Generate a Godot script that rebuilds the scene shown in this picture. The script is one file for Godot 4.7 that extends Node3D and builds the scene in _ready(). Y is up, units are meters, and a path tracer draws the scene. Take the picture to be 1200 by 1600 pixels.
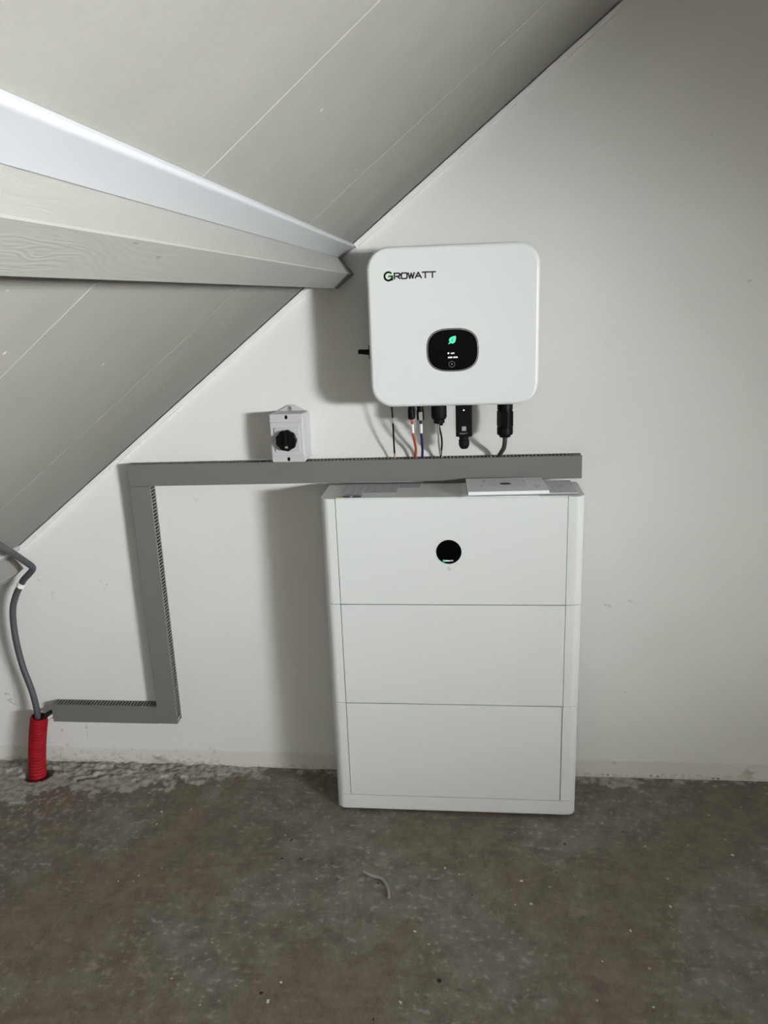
extends Node3D
# An attic corner: inverter on the gable wall, battery stack below it, sloping panelled ceiling at the left,
# daylight from a wide dormer window in the right-hand slope (outside the frame).

const SLOPE := Vector3(0.7903, 0.6128, 0.0)      # up along the left roof slope
const INWARD := Vector3(0.6128, -0.7903, 0.0)    # from the left roof slope into the room
const SLOPE_AT := Vector3(0.0, 1.8, 0.0)         # a point where the slope meets the gable wall
const RIDGE := Vector2(1.40, 2.885)             # where the two slopes meet
const DOWN_R := Vector3(0.7903, -0.6128, 0.0)    # down along the right roof slope
const IN_R := Vector3(-0.6128, -0.7903, 0.0)     # from the right roof slope into the room
const WIN_X := 5.0                               # dormer window, out of frame at the right
const WIN_Y0 := 1.145
const WIN_Y1 := 1.84
const WIN_Z0 := 3.05
const WIN_Z1 := 5.45
const ROOM_Z := 6.4

var org := Vector3.ZERO
var M := {}
var used := {}


func _ready() -> void:
	# ---- camera
	var cam := Camera3D.new()
	cam.name = "camera"
	add_child(cam)
	cam.position = Vector3(0.047, 1.4652, 2.1789)
	cam.rotation_degrees = Vector3(-15.4029, 6.393, -2.1605)
	cam.fov = rad_to_deg(2.0 * atan(800.0 / 1221.8))
	cam.near = 0.02
	cam.current = true
	# ---- sky and exposure
	var we := WorldEnvironment.new()
	we.name = "environment"
	var env := Environment.new()
	env.background_mode = Environment.BG_SKY
	var sky := Sky.new()
	var sm := ProceduralSkyMaterial.new()
	sm.sky_top_color = Color(0.80, 0.83, 0.87)
	sm.sky_horizon_color = Color(0.88, 0.89, 0.90)
	sm.ground_bottom_color = Color(0.35, 0.34, 0.32)
	sm.ground_horizon_color = Color(0.55, 0.54, 0.52)
	sm.sky_energy_multiplier = 2.0
	sm.ground_energy_multiplier = 1.0
	sky.sky_material = sm
	env.sky = sky
	env.ambient_light_source = Environment.AMBIENT_SOURCE_DISABLED
	env.tonemap_mode = Environment.TONE_MAPPER_LINEAR
	env.tonemap_exposure = 1.0
	env.sdfgi_enabled = true
	env.ssao_enabled = true
	env.ssil_enabled = true
	we.environment = env
	add_child(we)
	# ---- daylight entering through the dormer window
	var day := AreaLight3D.new()
	day.name = "dormer_window_daylight"
	day.area_size = Vector2(WIN_Z1 - WIN_Z0 - 0.1, WIN_Y1 - WIN_Y0 - 0.1)
	day.area_normalize_energy = true
	day.light_energy = 210.0
	day.light_color = Color(0.975, 0.99, 1.0)
	day.area_range = 16.0
	day.shadow_enabled = true
	day.transform = Transform3D(Basis(Vector3(0, 0, -1), Vector3(0, 1, 0), Vector3(1, 0, 0)), Vector3(WIN_X - 0.06, (WIN_Y0 + WIN_Y1) / 2, (WIN_Z0 + WIN_Z1) / 2))
	add_child(day)

	make_materials()
	build_room()
	build_beams()
	build_battery()
	build_inverter()
	build_trunking()
	build_switch()
	build_cables()
	build_papers()
	build_floor_bits()


# =====================================================================  helpers
func lin(r: float, g: float, b: float) -> Color:
	return Color(r, g, b).linear_to_srgb()


func mat(key: String, c: Color, rough := 0.6, metal := 0.0, spec := 0.5) -> StandardMaterial3D:
	var m := StandardMaterial3D.new()
	m.albedo_color = c
	m.roughness = rough
	m.metallic = metal
	m.metallic_specular = spec
	M[key] = m
	return m


func noise(kind: int, freq: float, sd: int, oct := 4) -> FastNoiseLite:
	var n := FastNoiseLite.new()
	n.noise_type = kind
	n.frequency = freq
	n.seed = sd
	n.fractal_octaves = oct
	return n


func bytes_of(n: FastNoiseLite, w: int, h: int) -> PackedByteArray:
	var im := n.get_image(w, h, false, false, true)
	im.convert(Image.FORMAT_L8)
	return im.get_data()


func begin() -> SurfaceTool:
	var st := SurfaceTool.new()
	st.begin(Mesh.PRIMITIVE_TRIANGLES)
	return st


func numbered(n: String) -> String:
	if not used.has(n):
		used[n] = 0
		return n
	used[n] += 1
	return "%s_%03d" % [n, used[n]]


func thing(called: String, label: String, category: String, at: Vector3, group := "") -> Node3D:
	var o := Node3D.new()
	o.name = numbered(called)
	add_child(o)
	o.position = at
	org = at
	o.set_meta("label", label)
	o.set_meta("category", category)
	if group != "":
		o.set_meta("group", group)
	return o


func part(called: String, st: SurfaceTool, m: Material, parent: Node3D, label := "") -> MeshInstance3D:
	var o := MeshInstance3D.new()
	o.name = called
	o.mesh = st.commit()
	o.material_override = m
	o.cast_shadow = GeometryInstance3D.SHADOW_CASTING_SETTING_ON
	parent.add_child(o, true)
	if label != "":
		o.set_meta("label", label)
	return o


func struct(called: String, st: SurfaceTool, m: Material, label: String, category := "") -> MeshInstance3D:
	var o := part(called, st, m, self, label)
	o.set_meta("kind", "structure")
	if category != "":
		o.set_meta("category", category)
	return o


func put(st: SurfaceTool, p: Vector3, n: Vector3, uv := Vector2.ZERO) -> void:
	st.set_normal(n)
	st.set_uv(uv)
	st.add_vertex(p - org)


func tri(st: SurfaceTool, a: Vector3, b: Vector3, c: Vector3, na: Vector3, nb: Vector3, nc: Vector3, ua := Vector2.ZERO, ub := Vector2.ZERO, uc := Vector2.ZERO) -> void:
	var g := (b - a).cross(c - a)
	if g.length_squared() < 1e-18:
		return
	if g.dot(na + nb + nc) > 0.0:      # counter-clockwise seen from outside: turn it
		put(st, a, na, ua); put(st, c, nc, uc); put(st, b, nb, ub)
	else:
		put(st, a, na, ua); put(st, b, nb, ub); put(st, c, nc, uc)


func quad(st: SurfaceTool, a: Vector3, b: Vector3, c: Vector3, d: Vector3, n: Vector3, u0 := Vector2.ZERO, u1 := Vector2(1, 0), u2 := Vector2(1, 1), u3 := Vector2(0, 1)) -> void:
	tri(st, a, b, c, n, n, n, u0, u1, u2)
	tri(st, a, c, d, n, n, n, u0, u2, u3)


func cuboid(st: SurfaceTool, o: Vector3, x: Vector3, y: Vector3, z: Vector3) -> void:
	# a box from corner o along the edges x, y, z
	for k in 3:
		var a: Vector3 = [x, y, z][k]
		var b: Vector3 = [y, z, x][k]
		var c: Vector3 = [z, x, y][k]
		var n := a.normalized()
		quad(st, o, o + b, o + b + c, o + c, -n)
		quad(st, o + a, o + a + b, o + a + b + c, o + a + c, n)


func block(st: SurfaceTool, lo: Vector3, hi: Vector3) -> void:
	cuboid(st, lo, Vector3(hi.x - lo.x, 0, 0), Vector3(0, hi.y - lo.y, 0), Vector3(0, 0, hi.z - lo.z))


func rrect(w: float, h: float, r: float, seg := 6) -> Array:
	var out := []
	for k in 4:
		var c: Vector2 = [Vector2(w / 2 - r, h / 2 - r), Vector2(-w / 2 + r, h / 2 - r), Vector2(-w / 2 + r, -h / 2 + r), Vector2(w / 2 - r, -h / 2 + r)][k]
		for i in seg + 1:
			var a := (k + float(i) / seg) * PI / 2
			var n := Vector2(cos(a), sin(a))
			out.append([c + n * r, n, n])
	return out


func super_ellipse(a: float, b: float, e: float, seg := 64) -> Array:
	var out := []
	for i in seg:
		var t := TAU * i / seg
		var c := cos(t)
		var s := sin(t)
		var p := Vector2(signf(c) * a * pow(absf(c), 2.0 / e), signf(s) * b * pow(absf(s), 2.0 / e))
		var n := Vector2(signf(c) * pow(absf(p.x / a), e - 1) / a, signf(s) * pow(absf(p.y / b), e - 1) / b).normalized()
		out.append([p, n, n])
	return out


func circle(r: float, seg := 28) -> Array:
	return super_ellipse(r, r, 2.0, seg)


func poly(pts: Array) -> Array:
	var out := []
	var k := pts.size()
	for i in k:
		var p: Vector2 = pts[i]
		var d1: Vector2 = (p - pts[(i + k - 1) % k]).normalized()
		var d2: Vector2 = (pts[(i + 1) % k] - p).normalized()
		var n1 := Vector2(d1.y, -d1.x)
		var n2 := Vector2(d2.y, -d2.x)
		var mm := (n1 + n2) / (1.0 + n1.dot(n2))
		out.append([p, n1, mm])
		out.append([p, n2, mm])
	return out


func prism(st: SurfaceTool, outline: Array, xf: Transform3D, z0: float, z1: float, f0 := 0.0, f1 := 0.0, steps := 3) -> void:
	# an outline in the local xy plane (counter-clockwise), drawn out along local z, with rounded rims f0 and f1
	var rings := []
	if f0 > 0.0:
		for i in steps + 1:
			var a := PI / 2 * i / steps
			rings.append([f0 * (1 - sin(a)), z0 + f0 * (1 - cos(a)), sin(a), -cos(a)])
	else:
		rings.append([0.0, z0, 1.0, 0.0])
	if f1 > 0.0:
		for i in steps + 1:
			var a := PI / 2 * (1.0 - float(i) / steps)
			rings.append([f1 * (1 - sin(a)), z1 - f1 * (1 - cos(a)), sin(a), cos(a)])
	else:
		rings.append([0.0, z1, 1.0, 0.0])
	var n := outline.size()
	var P := []
	var N := []
	for r in rings:
		var row := []
		var nrow := []
		for q in outline:
			var p2: Vector2 = q[0] - q[2] * r[0]
			row.append(xf * Vector3(p2.x, p2.y, r[1]))
			nrow.append((xf.basis * Vector3(q[1].x * r[2], q[1].y * r[2], r[3])).normalized())
		P.append(row)
		N.append(nrow)
	for k in rings.size() - 1:
		for i in n:
			var j := (i + 1) % n
			tri(st, P[k][i], P[k][j], P[k + 1][j], N[k][i], N[k][j], N[k + 1][j])
			tri(st, P[k][i], P[k + 1][j], P[k + 1][i], N[k][i], N[k + 1][j], N[k + 1][i])
	for e in [[0, -1.0], [rings.size() - 1, 1.0]]:
		var nn: Vector3 = (xf.basis * Vector3(0, 0, e[1])).normalized()
		var mid := Vector3.ZERO
		for p in P[e[0]]:
			mid += p
		mid /= n
		for i in n:
			tri(st, mid, P[e[0]][i], P[e[0]][(i + 1) % n], nn, nn, nn)


func rbox(st: SurfaceTool, lo: Vector3, hi: Vector3, r: float, f := -1.0) -> void:
	# a box with rounded edges, drawn out along z
	var c := (lo + hi) / 2
	prism(st, rrect(hi.x - lo.x, hi.y - lo.y, r, 4), Transform3D(Basis(), Vector3(c.x, c.y, 0)), lo.z, hi.z, r if f < 0 else f, r if f < 0 else f)


func smooth(pts: Array, per := 6) -> PackedVector3Array:
	var out := PackedVector3Array()
	var n := pts.size()
	for i in n - 1:
		var p0: Vector3 = pts[maxi(i - 1, 0)]
		var p1: Vector3 = pts[i]
		var p2: Vector3 = pts[i + 1]
		var p3: Vector3 = pts[mini(i + 2, n - 1)]
		for k in per:
			var t := float(k) / per
			out.append(p1.cubic_interpolate(p2, p0, p3, t))
	out.append(pts[n - 1])
	return out


func tube(st: SurfaceTool, path: PackedVector3Array, rad: float, sides := 14, radii := PackedFloat32Array()) -> void:
	var n := path.size()
	var up := Vector3(0.31, 0.17, 0.93)
	var P := []
	var N := []
	for i in n:
		var d := (path[mini(i + 1, n - 1)] - path[maxi(i - 1, 0)]).normalized()
		up = (up - d * up.dot(d)).normalized()
		var sd := d.cross(up)
		var r := rad if radii.is_empty() else radii[i]
		var row := []
		var nrow := []
		for k in sides:
			var a := TAU * k / sides
			var v := up * cos(a) + sd * sin(a)
			row.append(path[i] + v * r)
			nrow.append(v)
		P.append(row)
		N.append(nrow)
	for i in n - 1:
		for k in sides:
			var j := (k + 1) % sides
			tri(st, P[i][k], P[i][j], P[i + 1][j], N[i][k], N[i][j], N[i + 1][j])
			tri(st, P[i][k], P[i + 1][j], P[i + 1][k], N[i][k], N[i + 1][j], N[i + 1][k])
	for e in [0, n - 1]:
		var d2: Vector3 = (path[0] - path[1]).normalized() if e == 0 else (path[n - 1] - path[n - 2]).normalized()
		for k in sides:
			tri(st, path[e], P[e][k], P[e][(k + 1) % sides], d2, d2, d2)


func lathe(st: SurfaceTool, at: Vector3, profile: Array, seg := 24, axis := Vector3.UP) -> void:
	# profile: [radius, height along the axis] pairs; faceted between pairs, round about the axis
	var ax := axis.normalized()
	var u := ax.cross(Vector3(0.21, 0.33, 0.92)).normalized()
	var v := ax.cross(u)
	for i in profile.size() - 1:
		var r0: float = profile[i][0]
		var r1: float = profile[i + 1][0]
		var h0: float = profile[i][1]
		var h1: float = profile[i + 1][1]
		var t := Vector2(r1 - r0, h1 - h0)
		if t.length() < 1e-7:
			continue
		var nn := Vector2(t.y, -t.x).normalized()
		for k in seg:
			var a := TAU * k / seg
			var b := TAU * (k + 1) / seg
			var da := u * cos(a) + v * sin(a)
			var db := u * cos(b) + v * sin(b)
			var na := da * nn.x + ax * nn.y
			var nb := db * nn.x + ax * nn.y
			tri(st, at + da * r0 + ax * h0, at + db * r0 + ax * h0, at + db * r1 + ax * h1, na, nb, nb)
			tri(st, at + da * r0 + ax * h0, at + db * r1 + ax * h1, at + da * r1 + ax * h1, na, nb, na)


func strokes(st: SurfaceTool, lines: Array, at: Vector3, w: float, h: float, t: float, thick := 0.0006) -> void:
	# raised pen strokes on a surface facing +z; lines in a unit cell
	for l in lines:
		for i in l.size() - 1:
			var a := Vector2(l[i].x * w, l[i].y * h)
			var b := Vector2(l[i + 1].x * w, l[i + 1].y * h)
			var d := (b - a).normalized()
			a -= d * t * 0.35
			b += d * t * 0.35
			var s := Vector2(-d.y, d.x) * t / 2
			cuboid(st, at + Vector3(a.x - s.x, a.y - s.y, 0), Vector3(b.x - a.x, b.y - a.y, 0), Vector3(2 * s.x, 2 * s.y, 0), Vector3(0, 0, thick))


const GLYPH := {
	"R": [[Vector2(0, 0), Vector2(0, 1), Vector2(0.8, 1), Vector2(1, 0.85), Vector2(1, 0.62), Vector2(0.8, 0.45), Vector2(0.1, 0.45)], [Vector2(0.5, 0.45), Vector2(1, 0)]],
	"O": [[Vector2(0.15, 0), Vector2(0, 0.15), Vector2(0, 0.85), Vector2(0.15, 1), Vector2(0.85, 1), Vector2(1, 0.85), Vector2(1, 0.15), Vector2(0.85, 0), Vector2(0.15, 0)]],
	"W": [[Vector2(-0.05, 1), Vector2(0.25, 0), Vector2(0.5, 0.9), Vector2(0.75, 0), Vector2(1.05, 1)]],
	"A": [[Vector2(-0.05, 0), Vector2(0.5, 1), Vector2(1.05, 0)], [Vector2(0.2, 0.32), Vector2(0.8, 0.32)]],
	"T": [[Vector2(-0.05, 1), Vector2(1.05, 1)], [Vector2(0.5, 1), Vector2(0.5, 0)]],
}


func big_g(st: SurfaceTool, at: Vector3, r: float, t: float) -> void:
	var l := []
	for i in 19:
		var a := deg_to_rad(48.0 + 282.0 * i / 18.0)
		l.append(Vector2(cos(a), sin(a)))
	strokes(st, [l, [Vector2(0.1, 0.0), Vector2(0.92, 0.0)], [Vector2(0.92, 0.0), Vector2(0.92, -0.9)]], at, r, r, t)


func lettering(parent: Node3D, at: Vector3, gr: float, lw: float, lh: float, gap: float, t: float, mg: Material, ml: Material) -> void:
	# at: lower left corner of the first small letter
	var st := begin()
	big_g(st, at + Vector3(-gr * 1.12 - gap, lh * 0.5, 0), gr, t * 1.3)
	part("initial_letter", st, mg, parent, "green letter G")
	var x := 0.0
	for c in "ROWATT":
		var s2 := begin()
		strokes(s2, GLYPH[c], at + Vector3(x, 0, 0), lw, lh, t)
		part("letter", s2, ml, parent)
		x += lw + gap


# =====================================================================  materials
func make_materials() -> void:
	mat("white_plastic", lin(0.70, 0.715, 0.70), 0.42)
	mat("inverter_white", lin(0.72, 0.735, 0.72), 0.38)
	mat("seam_dark", lin(0.03, 0.03, 0.03), 0.8)
	mat("black", lin(0.004, 0.004, 0.0045), 0.4, 0.0, 0.25)
	mat("black_matt", lin(0.006, 0.006, 0.0065), 0.6, 0.0, 0.25)
	mat("gloss_black", lin(0.0015, 0.0015, 0.0015), 0.08, 0.0, 0.18)
	mat("ring", lin(0.30, 0.30, 0.30), 0.3, 0.6)
	mat("logo_green", lin(0.03, 0.20, 0.02), 0.5)
	mat("logo_black", lin(0.02, 0.02, 0.02), 0.5)
	mat("trunk_grey", lin(0.148, 0.148, 0.137), 0.55)
	mat("switch_grey", lin(0.50, 0.505, 0.50), 0.5)
	mat("mid_grey", lin(0.25, 0.25, 0.25), 0.5)
	mat("metal", lin(0.45, 0.45, 0.44), 0.35, 0.8)
	mat("cable_grey", lin(0.055, 0.058, 0.062), 0.55)
	mat("cable_light", lin(0.32, 0.32, 0.31), 0.5)
	mat("white_tag", lin(0.80, 0.80, 0.78), 0.5)
	mat("red_wire", lin(0.42, 0.075, 0.035), 0.5)
	mat("blue_wire", lin(0.015, 0.022, 0.10), 0.5)
	mat("copper", lin(0.45, 0.20, 0.06), 0.5)
	mat("conduit_red", lin(0.27, 0.006, 0.012), 0.55, 0.0, 0.3)
	mat("paper", lin(0.80, 0.81, 0.82), 0.7)
	mat("strip_white", lin(0.36, 0.368, 0.378), 0.45)
	mat("joint_white", lin(0.42, 0.405, 0.37), 0.6)
	mat("trim_white", lin(0.74, 0.735, 0.70), 0.55)
	mat("room_plain", lin(0.40, 0.39, 0.37), 0.9)
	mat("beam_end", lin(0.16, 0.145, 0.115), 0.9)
	mat("gap_dark", lin(0.02, 0.018, 0.015), 0.9)
	mat("plaster_chip", lin(0.55, 0.53, 0.48), 0.9)
	mat("dark_chip", lin(0.025, 0.022, 0.018), 0.9)
	mat("wire_scrap", lin(0.30, 0.29, 0.265), 0.7)
	mat("feet", lin(0.02, 0.02, 0.02), 0.8)
	mat("yellow", lin(0.55, 0.40, 0.06), 0.6)
	var leaf := mat("leaf_light", lin(0.02, 0.30, 0.15), 0.4)
	leaf.emission_enabled = true
	leaf.emission = lin(0.10, 0.85, 0.45)
	leaf.emission_energy_multiplier = 0.9
	var vein := mat("leaf_vein", lin(0.01, 0.15, 0.08), 0.4)
	vein.emission_enabled = true
	vein.emission = lin(0.02, 0.42, 0.22)
	vein.emission_energy_multiplier = 0.8
	var glow := mat("text_light", lin(0.4, 0.4, 0.4), 0.4)
	glow.emission_enabled = true
	glow.emission = lin(0.85, 0.92, 0.95)
	glow.emission_energy_multiplier = 0.9
	var pane := mat("pane", Color(0.9, 0.95, 0.95, 0.08), 0.02)
	pane.transparency = BaseMaterial3D.TRANSPARENCY_ALPHA
	make_floor_material()
	make_wall_material()
	make_ceiling_material()
	make_wood_material()
	make_prints()


const WHITE_SPECKS := [[-0.93, 0.212], [-0.903, 0.232], [-0.79, 0.223], [-1.099, 0.246], [-0.635, 0.291], [-0.843, 0.526], [-0.785, 0.474], [-0.451, 0.53], [-0.357, 0.488], [-0.387, 0.58], [-0.628, 0.818], [-0.568, 0.712], [-0.541, 0.881], [-0.476, 0.827], [0.015, 0.45], [0.154, 0.548], [0.244, 0.482], [0.632, 0.302], [0.738, 0.274], [0.547, 0.435], [-0.054, 0.684], [0.439, 0.72], [0.311, 0.811], [0.724, 0.171]]
const PALE_PATCHES := [[0.304, 0.564, 0.026, 0.7], [0.114, 0.593, 0.018, 0.6], [0.295, 0.456, 0.018, 0.4], [0.545, 0.421, 0.022, 0.4], [-0.21, 0.773, 0.03, 0.3], [-0.41, 0.764, 0.014, 0.6], [-0.476, 0.588, 0.011, 0.9], [-0.351, 0.542, 0.013, 0.6], [-0.281, 0.519, 0.012, 0.6], [-0.826, 0.798, 0.016, 0.7], [-0.862, 0.766, 0.01, 0.6], [-0.919, 0.728, 0.01, 0.7], [-0.761, 0.715, 0.01, 0.7], [-0.714, 0.770, 0.011, 0.7], [-0.682, 0.813, 0.014, 0.6], [-0.23, 0.455, 0.03, 0.6], [-0.19, 0.42, 0.022, 0.5], [-0.26, 0.50, 0.02, 0.5], [-0.985, 0.745, 0.02, 0.5], [0.62, 0.64, 0.05, 0.25], [0.36, 0.73, 0.06, 0.2], [-0.05, 0.35, 0.05, 0.22]]
const DARK_MARKS := [[-0.784, 0.376, 0.006], [-0.259, 0.683, 0.012], [-0.417, 0.642, 0.004], [-0.988, 0.739, 0.010], [0.145, 0.817, 0.010], [0.173, 0.814, 0.010], [0.197, 0.809, 0.008], [0.02, 0.805, 0.007], [-0.056, 0.829, 0.006], [0.16, 0.268, 0.010], [-0.24, 0.47, 0.012], [0.32, 0.77, 0.02], [-0.30, 0.66, 0.012]]


func make_floor_material() -> void:
	var w := 2048
	var h := 1024
	var a := bytes_of(noise(FastNoiseLite.TYPE_SIMPLEX_SMOOTH, 0.0032, 11, 4), w, h)
	var b := bytes_of(noise(FastNoiseLite.TYPE_SIMPLEX_SMOOTH, 0.018, 5, 5), w, h)
	var c := bytes_of(noise(FastNoiseLite.TYPE_SIMPLEX, 0.16, 7, 3), w, h)
	var e := bytes_of(noise(FastNoiseLite.TYPE_SIMPLEX, 0.05, 23, 4), w, h)
	# trowel streaks: noise drawn out along the wall
	var sim := noise(FastNoiseLite.TYPE_SIMPLEX, 0.07, 29, 4).get_image(w / 8, h, false, false, true)
	sim.convert(Image.FORMAT_L8)
	sim.resize(w, h, Image.INTERPOLATE_CUBIC)
	var sk := sim.get_data()
	var out := PackedByteArray()
	out.resize(w * h * 3)
	var bump := PackedByteArray()
	bump.resize(w * h)
	var dx := 3.6 / w
	var dz := 1.8 / h
	# where the pale mortar dust lies at the foot of the wall: reach from the wall for each column
	var reach := PackedFloat32Array()
	reach.resize(w)
	for x in w:
		var wx := -2.1 + x * dx
		var r := 0.0
		for k in [[-2.1, 0.24], [-1.45, 0.22], [-1.3, 0.16], [-1.08, 0.15], [-0.95, 0.12], [-0.8, 0.095], [-0.72, 0.05], [-0.60, 0.012], [0.34, 0.012], [0.40, 0.07], [0.5, 0.05], [0.56, 0.012], [1.5, 0.012]]:
			if wx >= k[0]:
				r = k[1]
		reach[x] = r
	var wx_of := PackedFloat32Array()
	wx_of.resize(w)
	for x in w:
		wx_of[x] = -2.1 + x * dx
	# soften the steps of that outline
	var soft := PackedFloat32Array()
	soft.resize(w)
	for x in w:
		var s := 0.0
		for k in range(-4, 5):
			s += reach[clampi(x + k * 9, 0, w - 1)]
		soft[x] = s / 9.0
	for y in h:
		var wz := y * dz
		for x in w:
			var i := y * w + x
			var fa := a[i] / 255.0
			var fb := b[i] / 255.0
			var fc := c[i] / 255.0
			var fe := e[i] / 255.0
			# brown film over grey concrete, blotchy
			var fs := sk[i] / 255.0
			var t := clampf((fa - 0.46) * 2.4 + (fb - 0.5) * 1.1 + (wx_of[x] + 0.2) * 0.22, 0.0, 1.0)
			var k := 1.07 + 0.44 * (fb - 0.5) + 0.30 * (fc - 0.5) + 0.30 * (fe - 0.5) + 0.15 * (fs - 0.5)
			var r := (0.152 + 0.022 * t) * k
			var g := (0.128 + 0.040 * t) * k
			var bl := (0.094 + 0.043 * t) * k
			# dust and mortar smear
			var d := clampf((soft[x] - wz + (fb - 0.5) * 0.13 + (fe - 0.5) * 0.05) * 34.0, 0.0, 1.0) * clampf(0.62 + 1.2 * (fe - 0.4), 0.2, 1.0)
			# patchy scuffs further out at the left
			if x < 640 and wz < 0.5:
				d = maxf(d, clampf((fe - 0.60) * 4.0, 0.0, 0.6) * clampf((0.5 - wz) * 4.0, 0.0, 1.0) * clampf((640 - x) / 200.0, 0.0, 1.0))
			# thin pale scuffs everywhere
			d = maxf(d, clampf((fe * 0.75 + fs * 0.25 - 0.68) * 5.0, 0.0, 0.45) * clampf((fa - 0.35) * 3.0, 0.0, 1.0))
			if d > 0.0:
				r = lerpf(r, 0.40, d)
				g = lerpf(g, 0.38, d)
				bl = lerpf(bl, 0.345, d)
			var o := i * 3
			out[o] = int(clampf(pow(r, 0.4545), 0, 1) * 255.0)
			out[o + 1] = int(clampf(pow(g, 0.4545), 0, 1) * 255.0)
			out[o + 2] = int(clampf(pow(bl, 0.4545), 0, 1) * 255.0)
			bump[i] = int(clampf(0.35 + 0.3 * fc + 0.35 * fe, 0.0, 1.0) * 255.0)
	var im := Image.create_from_data(w, h, false, Image.FORMAT_RGB8, out)
	var rng := RandomNumberGenerator.new()
	rng.seed = 77
	for q in PALE_PATCHES:
		blot(im, (q[0] + 2.1) / dx, q[1] / dz, q[2] / dx, lin(0.30, 0.265, 0.205), q[3] * 0.8, rng)
	for q in WHITE_SPECKS:
		blot(im, (q[0] + 2.1) / dx, q[1] / dz, 1.7, lin(0.5, 0.48, 0.42), 1.0, rng)
	for k in 170:
		blot(im, rng.randf() * w, rng.randf() * h * 0.62, rng.randf_range(0.5, 1.1), lin(0.32, 0.30, 0.25), rng.randf_range(0.4, 0.9), rng)
	for k in 160:
		blot(im, rng.randf() * w, rng.randf() * h * 0.62, rng.randf_range(0.6, 1.6), lin(0.03, 0.026, 0.02), rng.randf_range(0.4, 0.8), rng)
	for q in DARK_MARKS:
		blot(im, (q[0] + 2.1) / dx, q[1] / dz, q[2] / dx, lin(0.07, 0.06, 0.046), 0.4, rng)
	# scratches
	for q in [[-0.965, 0.613, -0.992, 0.805, 0.5], [-0.761, 0.715, -0.677, 0.817, 0.35], [-0.41, 0.655, -0.30, 0.675, 0.3], [-1.05, 0.42, -0.86, 0.40, 0.3], [-0.19, 0.43, -0.12, 0.36, 0.5], [0.42, 0.86, 0.60, 0.84, 0.35], [0.1, 0.52, 0.22, 0.47, 0.25], [0.5, 0.5, 0.62, 0.52, 0.25]]:
		for k in 90:
			var t := k / 90.0
			blot(im, (lerpf(q[0], q[2], t) + 2.1) / dx + rng.randf_range(-1, 1), lerpf(q[1], q[3], t) / dz, 1.3, lin(0.26, 0.24, 0.19), q[4] * rng.randf_range(0.3, 1.0), rng)
	var m := mat("floor", Color.WHITE, 0.72, 0.0, 0.4)
	im.generate_mipmaps()
	m.albedo_texture = ImageTexture.create_from_image(im)
	m.heightmap_enabled = true
	m.heightmap_scale = 0.12
	m.heightmap_texture = ImageTexture.create_from_image(Image.create_from_data(w, h, false, Image.FORMAT_L8, bump))


func blot(im: Image, cx: float, cy: float, r: float, c: Color, amount: float, rng: RandomNumberGenerator) -> void:
	var ph := rng.randf() * TAU
	var sq := rng.randf_range(0.6, 1.0)
	for y in range(maxi(int(cy - r * 1.4) - 1, 0), mini(int(cy + r * 1.4) + 2, im.get_height())):
		for x in range(maxi(int(cx - r * 1.4) - 1, 0), mini(int(cx + r * 1.4) + 2, im.get_width())):
			var v := Vector2(x - cx, (y - cy) / sq)
			var an := v.angle()
			var rr := r * (1.0 + 0.22 * sin(3.0 * an + ph) + 0.12 * sin(7.0 * an + ph * 2.0))
			var k := clampf((rr - v.length()) / maxf(r * 0.3, 0.7) + 0.3, 0.0, 1.0) * amount
			if k > 0.0:
				if r > 4.0:
					k *= rng.randf_range(0.45, 1.0)
				im.set_pixel(x, y, im.get_pixel(x, y).lerp(c, k))


# marks on the painted wall: x, y, size, how strong
const WALL_MARKS := [[0.7693, 1.4709, 0.004, 0.7], [0.5127, 0.5852, 0.006, 0.4], [0.4457, 0.5809, 0.006, 0.4], [0.452, 0.573, 0.005, 0.35], [-0.76, 0.905, 0.009, 0.13], [-1.4604, 0.237, 0.006, 0.6], [-1.4687, 0.2532, 0.007, 0.6], [-0.7935, 0.072, 0.006, 0.4], [-0.79, 0.056, 0.008, 0.3], [-1.21, 0.135, 0.006, 0.35], [-1.06, 0.062, 0.006, 0.3], [0.5129, 0.2968, 0.003, 0.5], [0.49, 0.05, 0.008, 0.35], [-1.0161, 0.4479, 0.004, 0.25], [-1.11, 0.447, 0.004, 0.2], [-1.2928, 0.6519, 0.006, 0.22], [-1.0756, 0.631, 0.008, 0.2], [-1.09, 0.645, 0.006, 0.15], [0.6477, 1.8209, 0.003, 0.4], [0.36, 1.75, 0.003, 0.3], [-1.25, 0.60, 0.012, 0.12], [-1.38, 0.3, 0.01, 0.2], [-1.30, 0.12, 0.007, 0.45]]


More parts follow.
